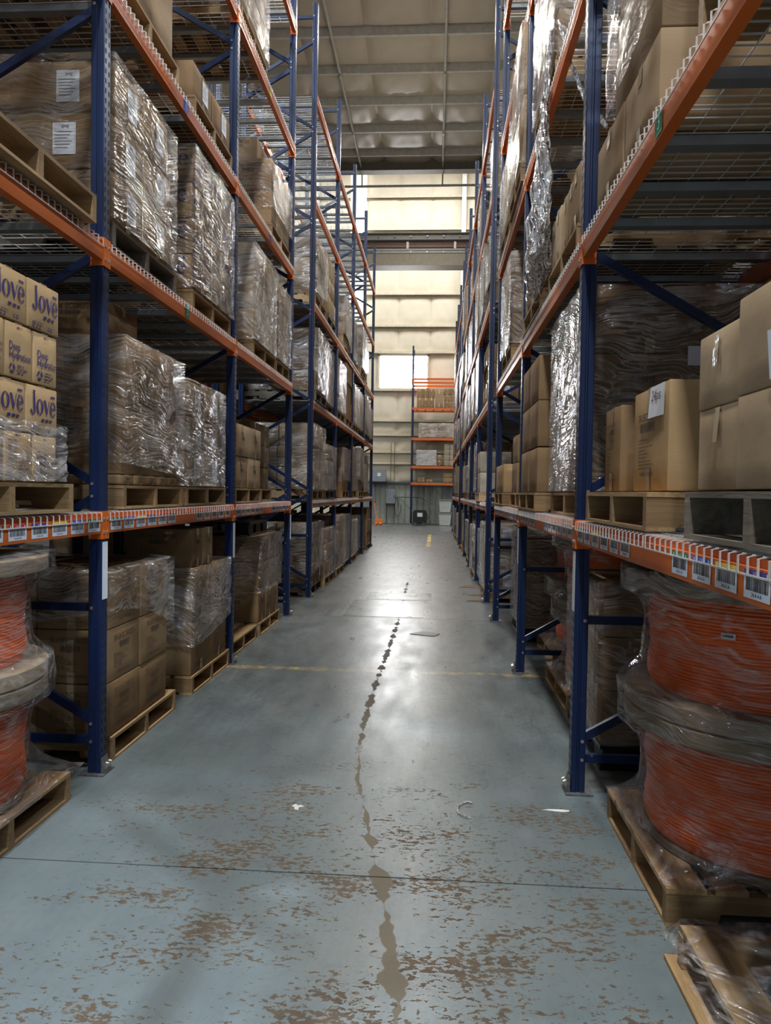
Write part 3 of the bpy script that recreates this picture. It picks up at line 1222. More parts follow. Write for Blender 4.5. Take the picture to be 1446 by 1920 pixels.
# ------------------------------------------------------------------ stretch wrap
def wrap_shell(s, x, y0, y1, z0, z1, depth, label, mat=None, skew=0.0, group=None, flare=.0, seed=0, rim=True):
    """film around a load: four creased walls and a gathered rim over the top edge"""
    r = random.Random(seed)
    ph = [r.uniform(0, 6) for _ in range(6)]
    g = .03
    X0, X1 = -g, depth + g
    Y0, Y1 = y0 - y0 - g, (y1 - y0) + g
    per = [(X0, Y0), (X0, Y1), (X1, Y1), (X1, Y0)]
    nseg = 10
    ring_ = []
    for k in range(4):
        a, b = per[k], per[(k + 1) % 4]
        for q in range(nseg):
            t = q / nseg
            ring_.append((a[0] + (b[0] - a[0]) * t, a[1] + (b[1] - a[1]) * t))
    cx, cy = (X0 + X1) / 2, (Y0 + Y1) / 2
    hgt = z1 - z0
    mb = MB()
    nv = 14
    n = len(ring_)
    rows = []
    for j in range(nv + (3 if rim else 1)):
        row = []
        for i, (a, b) in enumerate(ring_):
            if j <= nv:
                v = j / nv
                zz = v * hgt
                low = skew * (math.sin(i / n * 6.28 + ph[0]) * .5 + .5) * hgt
                zz = zz + low * (1 - v)
                ins = 0
                if flare and v < .2:
                    ins = -flare * (1 - v / .2)
            else:
                zz = hgt + .014 - .002 * (j - nv)
                ins = .05 * (j - nv)
            dx, dy = cx - a, cy - b
            ll = math.hypot(dx, dy)
            cr_ = .006 * math.sin(i * 1.7 + j * 2.3 + ph[1]) * math.sin(j * 1.1 + ph[2] + i * .6)
            k = (ins + (cr_ if j <= nv else 0)) / ll
            row.append(len(mb.v))
            mb.v.append((s * (a + dx * k), b + dy * k, zz + (.004 * math.sin(i * 2.1 + ph[3]) if j > nv else 0)))
        rows.append(row)
    for j in range(len(rows) - 1):
        for i in range(n):
            i2 = (i + 1) % n
            q = (rows[j][i], rows[j][i2], rows[j + 1][i2], rows[j + 1][i])
            mb.f.append(q if s < 0 else q[::-1])
            mb.m.append(0)
    o = obj('stretch_wrap', mb.mesh('stretch_wrap', mat or WRAP, 70), None, (x, y0, z0))
    return tag(o, label, 'stretch wrap', group)


# ------------------------------------------------------------------ loads
CNT = {}
FAR = MB()


def phrase(s, lvl):
    k = (s, lvl)
    CNT[k] = CNT.get(k, 0) + 1
    return f'{SIDE[s]} rack {SH[lvl]}, {ORD[CNT[k]]} pallet'


def load(s, lvl, y0, y1, rows, d=.03, mat=CARD, pr='', wrap=None, pal='wood', nx=2, W=1.1, look='brown', skew=0, py=None, flare=0, wz=None, parts=True, pd=.98):
    """rows, bottom up: (height, columns along the aisle[, extra dict])"""
    ph = phrase(s, lvl)
    z = 0 if lvl == 0 else TOPS[lvl - 1] + .016
    x = XF[s] + s * d
    p0, p1 = py or (y0, max(y1, y0 + pd))
    if pal in ('wood', 'grey'):
        pallet(s, x - s * .01, p0, z, p1 - p0, f'{"grey weathered" if pal == "grey" else "pale wooden"} pallet under cartons, {ph}', pal == 'grey')
        z += .1375
    elif pal == 'black':
        plastic_pallet(s, x, p0, z, p1 - p0, f'black plastic pallet under cartons, {ph}')
        z += .1405
    zb = z
    for ri, row in enumerate(rows):
        h, ny = row[0], row[1]
        ex = row[2] if len(row) > 2 else {}
        a, b = ex.get('y', (y0, y1))
        n_x = ex.get('nx', nx)
        w_ = ex.get('W', W)
        dd = ex.get('d', 0)
        prr = ex.get('pr', pr)
        mt = ex.get('mat', mat)
        rowname = 'only' if len(rows) == 1 else ('bottom' if ri == 0 else ('top' if ri == len(rows) - 1 else ORD[ri + 1]))
        cw, cd = w_ / n_x, (b - a) / ny
        for ix in range(n_x):
            for iy in range(ny):
                if ix > 0 and iy > 0 and ri < len(rows) - 1:
                    # still needed to carry the row above
                    pass
                p_ = prr if isinstance(prr, str) else prr[iy % len(prr)]
                me = carton_mesh(s, cw - .004, cd - .004, h - .001, mt, p_, (ix + iy * 2 + ri) % 3)
                jx = rnd.uniform(-.006, .006)
                o = obj('carton', me, None, (x + s * (dd + ix * cw + .002) + jx, a + iy * cd + .002, z))
                if n_x == 1 and ny == 1:
                    pos = 'single box'
                else:
                    along = 'nearest' if iy == 0 else ('farthest' if iy == ny - 1 else ORD[iy + 1])
                    if ny == 1:
                        along = 'one'
                    dep = 'aisle side' if ix == 0 else ('back' if ix == n_x - 1 else 'middle')
                    pos = f'{along} {dep}' if n_x > 1 else along
                tag(o, f'{look} carton, {rowname} row {pos}, {ph}', 'carton', f'cartons on {ph}')
        z += h
    if wrap:
        z0, z1 = wz or (zb + .005, z)
        wrap_shell(s, x, y0, y1, z0, z1, W, f'{"hazy" if wrap is WRAP_H else "clear"} stretch wrap around cartons, {ph}', wrap, skew, None, flare, int(y0 * 100) + lvl, z1 >= z - .001)
    return ph


L_, R_ = -1, 1
# ---- left rack, floor
CNT[(L_, 0)] = 1
load(L_, 0, 3.885, 4.80, [(.30, 2, {'mat': CARD}), (.30, 2), (.325, 2)], nx=3, W=1.2, pr='sku', py=(3.93, 4.93), wrap=None)
wrap_shell(L_, -1.772, 3.885, 4.80, .30, 1.065, 1.2, 'creased clear film over upper cartons, left rack floor level, second pallet', WRAP, .7, None, 0, 3)
load(L_, 0, 5.28, 6.2, [(.40, 2), (.40, 2), (.29, 2, {'y': (5.28, 5.78), 'nx': 1, 'W': .5})], nx=2, W=1.15, pr='sku', wrap=WRAP_H, wz=(.36, .945), skew=.35)
pallet(L_, XF[-1] - .06, 6.42, 0, 1.0, 'empty wooden pallet on the floor behind second left post')
CNT[(L_, 0)] += 1
load(L_, 0, 7.5, 8.45, [(.33, 3), (.30, 2), (.27, 2)], d=.06, nx=2, W=1.05, pr='sku', wrap=WRAP_C, wz=(.45, 1.04))
plastic_pallet(-1, -1.92, 7.55, 1.042, .8, 'black plastic pallet lying on top of cartons, left rack floor level')
# ---- left rack, first shelf
load(L_, 1, 2.25, 3.29, [(.215, 5, {'pr': ('cells', 'deep', 'cells', 'cells', 'deep')}), (.215, 4, {'pr': 'logo'}),
                         (.235, 5, {'pr': ('deep', 'deep', 'cells', 'deep', 'deep')}), (.215, 4, {'pr': 'logo'})], d=.0, mat=CARD_J, nx=2, W=1.0,
     look='pale printed drinks', py=(2.40, 3.42), wrap=WRAP_H, wz=(1.545, 1.80))
load(L_, 1, 4.06, 4.98, [(.06, 5), (.38, 1), (.42, 1, {'y': (4.10, 4.88)}), (.20, 1, {'y': (4.12, 4.55), 'd': .12, 'nx': 2, 'W': .9})], nx=2, W=1.2, pr='sku', wrap=WRAP, wz=(1.60, 2.385), skew=.1)
load(L_, 1, 5.12, 5.98, [(.255, 2), (.255, 2), (.255, 2)], nx=2, W=1.05, pr='label', wrap=WRAP_H)
load(L_, 1, 6.40, 7.38, [(.29, 2), (.29, 2)], nx=2, W=1.0, pr='small', mat=CARD_P)
load(L_, 1, 7.62, 8.5, [(.24, 2), (.24, 2), (.24, 2)], d=.2, nx=2, W=.9, mat=CARD_D)
# ---- left rack, second shelf
pallet(L_, XF[-1] + .05, 2.54, TOPS[1] + .016, 1.02, 'empty pale wooden pallet on the second shelf above printed drinks cartons')
CNT[(L_, 2)] = 1
load(L_, 2, 3.90, 4.80, [(.285, 2), (.30, 2), (.30, 2, {'y': (3.94, 4.72)})], nx=2, W=1.18, pr='label', mat=CARD, wrap=WRAP_L, pal='grey', skew=.0)
load(L_, 2, 5.22, 6.2, [(.255, 4)] * 4, nx=3, W=1.05, pr='logo', mat=CARD, look='printed drinks', wrap=WRAP_L)
load(L_, 2, 7.0, 7.9, [(.31, 2), (.31, 2), (.31, 2)], nx=2, W=1.0, mat=CARD_P, wrap=WRAP_S if 0 else WRAP_H, look='pale wrapped')
load(L_, 2, 8.02, 8.72, [(.3, 1), (.3, 1), (.25, 1)], nx=2, W=.9, mat=CARD, wrap=WRAP, py=(8.0, 8.74))
# ---- left rack, third and fourth shelf
load(L_, 3, 3.92, 4.80, [(.42, 1), (.42, 1)], nx=2, W=1.1, pr='sku', mat=CARD_P)
load(L_, 3, 5.22, 6.15, [(.25, 2)], nx=1, W=.62, pr='label', mat=CARD)
load(L_, 3, 7.72, 8.68, [(.34, 2), (.34, 2), (.26, 1, {'y': (7.8, 8.3), 'nx': 1, 'W': .45, 'd': .18})], nx=2, W=1.0, pr='sku', mat=CARD_P, wrap=WRAP_C, wz=(4.5, 5.03))
load(L_, 4, 3.95, 4.93, [(.3, 1), (.3, 1)], nx=2)
load(L_, 4, 5.15, 6.13, [(.35, 1)], nx=2)
load(L_, 4, 6.45, 7.40, [(.36, 2), (.36, 2), (.36, 2)], nx=2, W=1.0, mat=CARD_P, wrap=WRAP_C)

# ---- right rack, floor
CNT[(R_, 0)] = 2
load(R_, 0, 4.1, 5.0, [(.30, 2), (.30, 2), (.29, 2)], d=.22, nx=2, W=1.1, mat=CARD, wrap=WRAP, pal='black', skew=.2)
CNT[(R_, 0)] = 5
load(R_, 0, 7.62, 8.55, [(.30, 2), (.30, 2), (.30, 2)], d=.21, nx=2, W=.95, mat=CARD, pr='small', wrap=WRAP_H, pal='black')
# ---- right rack, first shelf
ph = 'right rack first shelf, first pallet'
pallet(R_, .727, 1.335, TOPS[0] + .016, .855, 'grey weathered pallet under taped cartons, ' + ph, True)
pallet(R_, .722, 2.56, TOPS[0] + .016, 1.0, 'orange-brown pallet under carton with 24ps note, right rack first shelf')
zb = TOPS[0] + .016 + .1375


def carton(x, y, z, W, D, Hh, mat, pr, label, s=1, grp='loose cartons on the first shelf of the right rack'):
    o = obj('carton', carton_mesh(s, W, D, Hh, mat, pr, 1), None, (x, y, z))
    return tag(o, label, 'carton', grp)


cA = carton(.80, 3.26, zb, .52, .28, .375, CARD, 'sku', 'plain carton with faded print behind the 24ps carton beside blue post')
cB = carton(.80, 2.60, zb, .55, .44, .385, CARD_J, 'big', 'tan carton with black barcode print and handwritten 24ps note')
carton(1.37, 2.60, zb, .5, .44, .38, CARD, '', 'plain carton deep on shelf behind the 24ps carton')
cC0 = carton(.755, 1.87, zb, .17, .31, .225, CARD_P, '', 'lower slim carton with torn tape, between 24ps carton and paper note stack')
cC1 = carton(.752, 1.87, zb + .226, .17, .31, .215, CARD_P, '', 'upper slim carton with hanging tape beside the stack with blue note')
carton(.935, 1.87, zb, .5, .31, .225, CARD_P, '', 'lower carton directly behind the slim taped cartons')
carton(.935, 1.87, zb + .226, .5, .31, .215, CARD_P, '', 'upper carton directly behind the slim taped cartons')
cD0 = carton(.73, 1.34, zb, .6, .51, .225, CARD_P, '', 'lower plain carton under the one with handwritten paper note')
cD1 = carton(.73, 1.345, zb + .226, .6, .505, .245, CARD_P, '', 'upper plain carton with handwritten white paper note')


def note(parent, W, D, Hh, u0, v0, w, h, lines_):
    mb = MB()
    F = Face(mb, 1, 'a', W, D, Hh, .011)
    F.rect(u0, v0, u0 + w, v0 + h, 0, .004)
    z = v0 + h * .52
    for t_ in lines_:
        F.shape(text2d(t_), u0 + w * .15, z, h * .5, 1, w * .75, .0055)
        z -= h * .42
    obj('paper_note', mb.mesh('paper_note', [WHITE, INKF]), parent)['label'] = 'handwritten white paper note'


note(cB, .55, .44, .385, .02, .27, .17, .115, ['24ps'])
note(cD1, .6, .505, .245, -.06, .015, .2, .105, ['4x', 'ou'])
mb = MB()
F = Face(mb, 1, 'a', .17, .31, .215, .008)
F.rect(-.012, .15, .012, .19, 0, .003)
for k in range(5):
    F.rect(-.014 + .006 * k, .11 - .006 * (k % 2), -.009 + .006 * k, .155, 0, .004 + .003 * (k % 2))
obj('tape_strip', mb.mesh('tape_strip', WRAP_S), cC1)
mb = MB()
F = Face(mb, 1, 'a', .17, .31, .225, .008)
F.rect(-.014, .13, .016, .224, 0, .003)
obj('tape_strip', mb.mesh('tape_strip', TAPE), cC0)
CNT[(R_, 1)] = 2
load(R_, 1, 4.0, 4.95, [(.36, 1), (.38, 1), (.36, 1, {'d': .04, 'W': 1.16})], d=.07, nx=2, W=1.2, pr='sku', mat=CARD, wrap=WRAP_H, flare=0)
load(R_, 1, 5.28, 6.2, [(.325, 2), (.33, 2), (.32, 2)], d=.0, nx=2, W=.75, mat=CARD)
load(R_, 1, 6.42, 7.35, [(.28, 2), (.26, 2)], d=.04, nx=2, W=1.0, mat=CARD)
load(R_, 1, 7.78, 8.7, [(.30, 1), (.20, 1, {'d': .3, 'W': .7})], d=.0, nx=2, W=.9, mat=CARD_J, pr='small')
# ---- right rack, second shelf
load(R_, 2, 1.36, 2.22, [(.45, 1), (.45, 1)], d=.03, nx=1, W=.9, mat=CARD_J, pd=.86)
load(R_, 2, 2.60, 3.55, [(.30, 2), (.38, 1, {'y': (2.6, 3.25)}), (.36, 1, {'y': (2.6, 3.22)}), (.17, 1, {'y': (2.6, 3.2)})], d=.02, nx=2, W=1.1, mat=CARD_P, pal='', look='tan')
wrap_shell(1, XF[1] + .02, 2.6, 3.25, 3.14, 4.05, 1.1, 'hazy film hugging upper cartons, right rack second shelf, second pallet', WRAP_C, .1, None, 0, 9)
load(R_, 2, 3.98, 4.98, [(.33, 5)], d=.02, nx=2, W=.9, mat=CARD_P)
load(R_, 2, 5.2, 6.15, [(.24, 3)], d=.0, nx=2, W=.9, mat=CARD)
load(R_, 2, 7.15, 8.1, [(.30, 2), (.30, 2), (.28, 2)], d=.0, nx=2, W=.95, mat=CARD, look='wrapped brown', wrap=WRAP_H)
# ---- right rack, third shelf
load(R_, 3, 4.85, 5.85, [(.30, 2), (.30, 2), (.30, 2), (.25, 2)], d=.02, nx=2, W=.9, mat=CARD_P, wrap=WRAP_H)
load(R_, 3, 6.42, 7.4, [(.6, 1), (.6, 1)], d=-.02, nx=1, W=1.0, mat=CARD_P, wrap=WRAP_L, look='tall pale')
load(R_, 3, 7.6, 8.6, [(.36, 1), (.36, 1)], d=.0, nx=1, W=1.0, mat=CARD_P, wrap=WRAP)
load(R_, 4, 3.95, 4.95, [(.4, 1)], nx=2, W=1.1)

# ---- second rack rows, farther off: individual pallets, cartons of the nearest loads singly, the rest as stuff
rf = random.Random(21)
nfar = [0]


def far_load(s, lvl, y0, y1, top, mat_i, wrap):
    z = 0 if lvl == 0 else TOPS[lvl - 1] + .016
    d = rf.uniform(-.03, .08)
    x = XF[s] + s * d
    ph = phrase(s, lvl)
    pallet(s, x, y0, z, y1 - y0, f'wooden pallet under cartons, {ph}', rf.random() < .3, parts=False)
    z += .1375
    rows = max(1, round(top / rf.choice((.26, .31, .36))))
    h = top / rows
    ny, nx = rf.choice((2, 2, 3)), 2
    single = y0 < 14.0 and lvl < 4 and s < 0 or y0 < 12.5 and lvl < 3
    W = 1.0
    mats = (CARD, CARD_P, CARD_W, CARD_D)
    for r in range(rows):
        sh = rf.uniform(0, .03)
        for ix in range(nx):
            for iy in range(ny):
                cw, cd = W / nx, (y1 - y0 - .04) / ny
                px, py_ = x + s * (ix * cw + sh), y0 + .02 + iy * cd
                if single:
                    o = obj('carton', carton_mesh(s, cw - .005, cd - .005, h - .002, mats[mat_i], 'label' if rf.random() < .3 else '', iy), None, (px, py_, z))
                    rn = 'bottom' if r == 0 else ('top' if r == rows - 1 else ORD[r + 1])
                    al = 'nearest' if iy == 0 else ('farthest' if iy == ny - 1 else 'middle')
                    tag(o, f'carton, {rn} row {al} {("aisle side", "back")[ix]}, {ph}', 'carton', f'cartons on {ph}')
                else:
                    FAR.box((px, py_, z), (px + s * (cw - .006), py_ + cd - .006, z + h - .004), mat_i)
        z += h
    if wrap is not None:
        wrap_shell(s, x, y0 + .02, y1 - .02, z - top + .005, z, W, f'stretch wrap around cartons, {ph}', wrap, rf.choice((0, 0, .25)), None, 0, int(y0 * 50) + lvl)


for s, ys in ((-1, YL[4:]), (1, YR[4:9] + YR[9:])):
    for i in range(len(ys) - 1):
        if ys[i + 1] - ys[i] < 2.4:
            continue
        for lvl in range(0, 5):
            for k in range(2):
                y0 = ys[i] + .13 + k * 1.19
                if s < 0 and lvl >= 4:
                    continue
                if s < 0 and lvl == 3 and (i, k) not in ((0, 0), (0, 1), (1, 1), (2, 0), (2, 1), (3, 0)):
                    continue
                if s > 0 and lvl == 4 and rf.random() < .45:
                    continue
                if rf.random() < .06:
                    continue
                top = rf.uniform(.75, 1.08) if lvl not in (0,) else rf.uniform(.75, 1.0)
                if lvl in (1,):
                    top = rf.uniform(.6, 1.0)
                far_load(s, lvl, y0, y0 + 1.02, top, rf.choice((0, 0, 1, 1, 2, 3)), rf.choice((WRAP_H, WRAP_H, WRAP, WRAP_C, None)))
# back rows behind both racks
for s, ys, lv in ((-1, YL[1:], (0, 1, 2, 3)), (1, YR[:6], (0, 1, 2))):
    for i in range(len(ys) - 1):
        if ys[i + 1] - ys[i] < 2.4:
            continue
        for lvl in lv:
            for k in range(2):
                if lvl > 1 and rf.random() < .2:
                    continue
                y0 = ys[i] + .13 + k * 1.19
                z = .14 if lvl == 0 else TOPS[lvl - 1] + .155
                x = XF[s] + s * (RD + .3)
                hh = rf.uniform(.25, .36)
                if lvl == 0 and s > 0 and i < 4:
                    continue
                pallet(s, x, y0, z - .139, 1.0, f'wooden pallet in the {SIDE[s]} back row, {SH[lvl]}, {ORD[i + 1]} bay, {("nearer", "farther")[k]}', parts=False)
                for r in range(rf.choice((2, 2, 3))):
                    for ix in range(2):
                        for iy in range(2):
                            FAR.box((x + s * ix * .5, y0 + iy * .5, z + r * hh), (x + s * (ix * .5 + .49), y0 + iy * .5 + .49, z + (r + 1) * hh - .005), 3 if rf.random() < .5 else 0)
# pallets on top shelf seen from below through the wire decks are covered by load(); far rack at the end wall
XR0, YR0 = -1.06, 34.2
for x, nm in ((XR0, 'blue rack frame standing against the far wall beside black machine'), (XR0 + 2.55, 'blue rack frame at far wall, hidden partly by right rack')):
    frame(1, x, YR0, nm, 'frames of the far wall rack').rotation_euler = (0, 0, math.radians(90))
for i, z in enumerate((1.99, 2.76, 4.07, 5.48, 6.68, 6.84)):
    b = beam(1, XR0 - .05, YR0, z, f'orange beam of the rack at the far wall, {ORD[i + 1]} from the floor', 'beams of the far wall rack')
    b.rotation_euler = (0, 0, math.radians(-90))
    b = beam(-1, XR0 - .05, YR0 + RD, z, f'orange rear beam of the rack at the far wall, {ORD[i + 1]} from the floor', 'beams of the far wall rack')
    b.rotation_euler = (0, 0, math.radians(-90))
    if i in (0, 1, 2, 3):
        for k in range(2):
            dk = deck(1, XR0 + 1.16 + k * (DW + .012), YR0, z + .001, f'wire deck of the far wall rack, {ORD[i + 1]} from the floor, {("left", "right")[k]} one', 'wire decks of the far wall rack')
            dk.rotation_euler = (0, 0, math.radians(90))
for (x0, x1, z0, z1, nx_, nz_, y_, mi) in ((-.90, -.08, 5.5, 6.36, 3, 2, 0, 0), (-.06, .34, 5.5, 6.36, 1, 1, -.1, 1), (.36, .95, 5.5, 6.36, 2, 3, 0, 0),
                                         (-.75, .85, 4.1, 4.74, 4, 2, 0, 1), (-.83, .02, 2.79, 3.5, 2, 2, 0, 1), (.05, .33, 2.79, 3.3, 1, 2, .2, 0), (.40, .95, 2.79, 3.80, 2, 4, 0, 2),
                                         (-.80, -.46, 2.02, 2.24, 2, 2, 0, 0), (-.40, -.1, 2.02, 2.14, 2, 1, 0, 0), (.38, .82, 2.02, 2.46, 1, 2, 0, 0)):
    for ix in range(nx_):
        for iz in range(nz_):
            cw, ch = (x1 - x0) / nx_, (z1 - z0) / nz_
            c = obj('carton', carton_mesh(1, cw - .01, .5, ch - .005, (CARD, CARD_P, CARD_W)[mi], '', 0), None, (x0 + ix * cw, YR0 + .05 + y_ * .3, z0 + .001 + iz * ch))
            hgt_ = {5.5: 'fourth', 4.1: 'third', 2.79: 'second', 2.02: 'lowest'}[z0]
            tag(c, f'carton on the {hgt_} beam of far wall rack, column {ORD[ix + 1]}, row {ORD[iz + 1]}, {"pale" if mi else "brown"}' + (', end stack' if x0 > .35 else (', middle stack' if x0 > -.45 and x0 < .2 else '')), 'carton', 'cartons on the far wall rack')
wrap_shell(1, -.77, YR0 + .04, YR0 + .6, 4.1, 4.76, 1.64, 'stretch wrap around flat pale cartons on far wall rack', WRAP_H, 0)
wrap_shell(1, -.85, YR0 + .04, YR0 + .6, 2.8, 3.5, .88, 'white stretch wrap around cartons on second beam of far rack', WRAP_S, 0)

# ------------------------------------------------------------------ cable spools
FLR, DR = .54, .44


def flange_mesh(z, r=FLR, t=.05):
    mb = MB()
    mb.lathe([(.06, z), (r - .006, z), (r, z + .006), (r, z + t - .006), (r - .006, z + t), (.06, z + t)], 56, closed=True)
    return mb.mesh('flange', WF, 40)


def wound(z0, z1, r=DR, seed=1):
    rr = random.Random(seed)
    mb = MB()
    n = int((z1 - z0) / .0125)
    prof = []
    for i in range(n):
        za = z0 + (z1 - z0) * i / n
        p = (z1 - z0) / n
        off = .006 * math.sin(i * .35) + rr.uniform(-.0015, .0015)
        edge = min(i, n - 1 - i)
        off -= .012 * max(0, 4 - edge) / 4
        for q in range(5):
            t = math.pi * q / 5
            prof.append((r + off + p * .5 * math.sin(t), za + p * (.5 - .5 * math.cos(t))))
    mb.lathe(prof, 72)
    return mb.mesh('wound_cable', CABLE, 80)


def spool(cx, cy, z, h, which, where, top=True):
    t = thing('cable_spool', f'{which} wooden spool of orange cable, {where}', 'cable spool', (cx, cy, z), 'orange cable spools')
    lo = which == 'lower'
    obj('flange', flange_mesh(0, .45 if lo else FLR, .035 if lo else .07), t)
    obj('flange', flange_mesh(h - .07, FLR, .068), t)
    obj('wound_cable', wound(.035 if lo else .07, h - .07, seed=int(cx * 10)), t)['label'] = 'tightly wound orange cable'
    return t


def spool_wrap(cx, cy, hx, hy, zs, label, mat=WRAP_C, s=1):
    """film hugging two stacked spools and spreading over the pallet; zs: (z, radius)"""
    mb = MB()
    seg = 72
    rr = random.Random(int(cy * 10))
    ph = [rr.uniform(0, 6) for _ in range(5)]
    rows = []
    for j, (z, r, sq) in enumerate(zs):
        row = []
        for k in range(seg):
            a = 2 * math.pi * k / seg
            c, sn = math.cos(a), math.sin(a)
            rb = 1 / max(abs(c) / hx, abs(sn) / hy)
            R = r * (1 - sq) + rb * sq
            R += .005 * math.sin(k * 1.9 + j * 1.3 + ph[0]) + .004 * math.sin(k * 3.1 - j * 2 + ph[1])
            row.append(len(mb.v))
            mb.v.append((R * c, R * sn, z + .004 * math.sin(k * 2.3 + j)))
        rows.append(row)
    for j in range(len(rows) - 1):
        for k in range(seg):
            k2 = (k + 1) % seg
            mb.f.append((rows[j][k], rows[j][k2], rows[j + 1][k2], rows[j + 1][k]))
            mb.m.append(0)
    o = obj('stretch_wrap', mb.mesh('stretch_wrap', mat, 80), None, (cx, cy, 0))
    tag(o, label, 'stretch wrap')
    return o


FL2 = FLR + .026
ZS = [(.145, .5, 1.0), (.150, .5, .97), (.156, .54, .80), (.19, .53, .45), (.24, .50, .15), (.32, .468, 0), (.40, .464, 0), (.48, .47, 0), (.55, .49, 0), (.583, .53, 0),
      (.600, FL2, 0), (.68, FL2, 0), (.759, FL2, 0), (.782, .525, 0), (.84, .478, 0), (.93, .466, 0), (1.02, .466, 0), (1.09, .482, 0), (1.12, .52, 0), (1.141, FL2, 0), (1.236, FL2, 0), (1.240, .45, 0)]
for (cx, cy, where, s, hx, hy) in ((1.35, 3.06, 'nearest on the right, beside blue post', 1, .50, .43), (1.47, 5.62, 'behind cartons and first right post', 1, .52, .5),
                           (1.62, 6.98, 'behind the second right post', 1, .55, .5), (-2.24, 3.0, 'at the left edge below barcoded shelf', -1, .50, .5)):
    sh = -.015
    spool(cx, cy, .138, .54, 'lower', where)
    spool(cx, cy, .680, .54, 'upper', where)
    zs = [(z, r, sq) for z, r, sq in ZS]
    spool_wrap(cx, cy, hx + .02, hy + .02, zs, f'glossy film around two orange cable spools {where}')
pallet(1, .842, 2.62, 0, .88, 'wooden pallet with film under nearest orange cable spools', L=1.06)
pallet(1, .94, 5.12, 0, 1.0, 'wooden pallet under cable spools behind first right post', L=1.06)
pallet(1, 1.06, 6.48, 0, 1.0, 'wooden pallet under cable spools behind second right post', L=1.1)
pallet(-1, -1.745, 2.43, 0, 1.0, 'wooden pallet with film under cable spools by first left post')
mb = MB()
mb.box((-.012, -.05, 0), (0, .05, .022))
# small paper label on the big spool and tag on its pallet
o = obj('cable_tag', MB().mesh('t', WHITE) if 0 else None) if 0 else None
sp = [o_ for o_ in COL.objects if o_.name.startswith('cable_spool')][1]
mb = MB()
a0 = math.radians(228)


def cyl(a, z, r):
    return (r * math.cos(a), r * math.sin(a), z)


mb.quad([cyl(a0, .33, .458), cyl(a0 + .11, .33, .458), cyl(a0 + .11, .352, .458), cyl(a0, .352, .458)])
for k in range(6):
    mb.quad([cyl(a0 + .012 + .014 * k, .338, .4595), cyl(a0 + .022 + .014 * k, .338, .4595), cyl(a0 + .022 + .014 * k, .346, .4595), cyl(a0 + .012 + .014 * k, .346, .4595)], 1)
obj('paper_label', mb.mesh('paper_label', [WHITE, INK]), sp)

# nearest pallet on the right, partly in frame, open frame with film
t = thing('wooden_pallet', 'film-draped open pallet with wide gaps, right foreground corner', 'pallet', (.80, 1.375, 0))
for j, x in enumerate((.015, .30, .60, .90)):
    mb = MB()
    mb.box((x, 0, .118), (x + (.13 if j == 0 else .10), 1.02, .138))
    obj('deck_board', mb.mesh('deck_board', WY), t)
for y in (0.0, .48, .98):
    mb = MB()
    mb.box((.01, y, .016), (1.05, y + .04, .118))
    obj('stringer', mb.mesh('stringer', WX), t)
for x in (-.02, .45, .9):
    mb = MB()
    mb.box((x, -.04, 0), (x + .1, 1.06, .0155))
    obj('bottom_board', mb.mesh('bottom_board', WY), t)
mb = MB()


def sheet(u, v):
    x, y = -.01 + 1.0 * u, -.02 + 1.06 * v
    z = .146 + .003 * math.sin(u * 31 + v * 9) * math.sin(v * 23)
    if u < .02:
        z -= .05
        x -= .02
    return x, y, z


mb.grid(sheet, 30, 30)
o = obj('stretch_wrap', mb.mesh('stretch_wrap', WRAP, 80), None, (.80, 1.375, 0))
tag(o, 'crumpled clear film lying over the open foreground pallet', 'stretch wrap')


# hanging bunch of film on the right rack
def hang(name, pts, w, label, seed):
    r = random.Random(seed)
    mb = MB()
    n, m_ = 46, 12
    ph = [r.uniform(0, 6) for _ in range(4)]

    def f(u, v):
        q = v * (len(pts) - 1)
        i = min(int(q), len(pts) - 2)
        t_ = q - i
        p = Vector(pts[i][:3]).lerp(Vector(pts[i + 1][:3]), t_)
        ww = pts[i][3] + (pts[i + 1][3] - pts[i][3]) * t_
        a = u * 2 * math.pi
        k = ww * (1 + .28 * math.sin(3 * a + v * 17 + ph[0]) + .2 * math.sin(5 * a - v * 31 + ph[1]) + .12 * math.sin(v * 70 + a))
        return p.x + .35 * k * math.cos(a), p.y + k * math.sin(a), p.z + .01 * math.sin(a * 3 + v * 40)
    mb.grid(f, 24, n)
    o = obj(name, mb.mesh(name, WRAP_S, 80), None)
    return tag(o, label, 'stretch wrap')


hang('loose_stretch_wrap', [(.70, 4.93, 4.55, .03), (.69, 4.97, 4.2, .05), (.68, 5.05, 3.8, .11), (.68, 5.1, 3.4, .18), (.69, 5.2, 3.1, .22), (.69, 5.35, 2.93, .12)], .1,
     'long silvery bunch of film hanging from third shelf of right rack', 4)
hang('loose_stretch_wrap', [(.72, 4.72, 4.48, .012), (.76, 4.45, 4.05, .018), (.80, 4.2, 3.72, .022), (.86, 3.95, 3.45, .018)], .1,
     'thin twisted tail of film slanting across the right rack opening', 5)

# ------------------------------------------------------------------ barcode labels and level tags on beams
_bl = {}


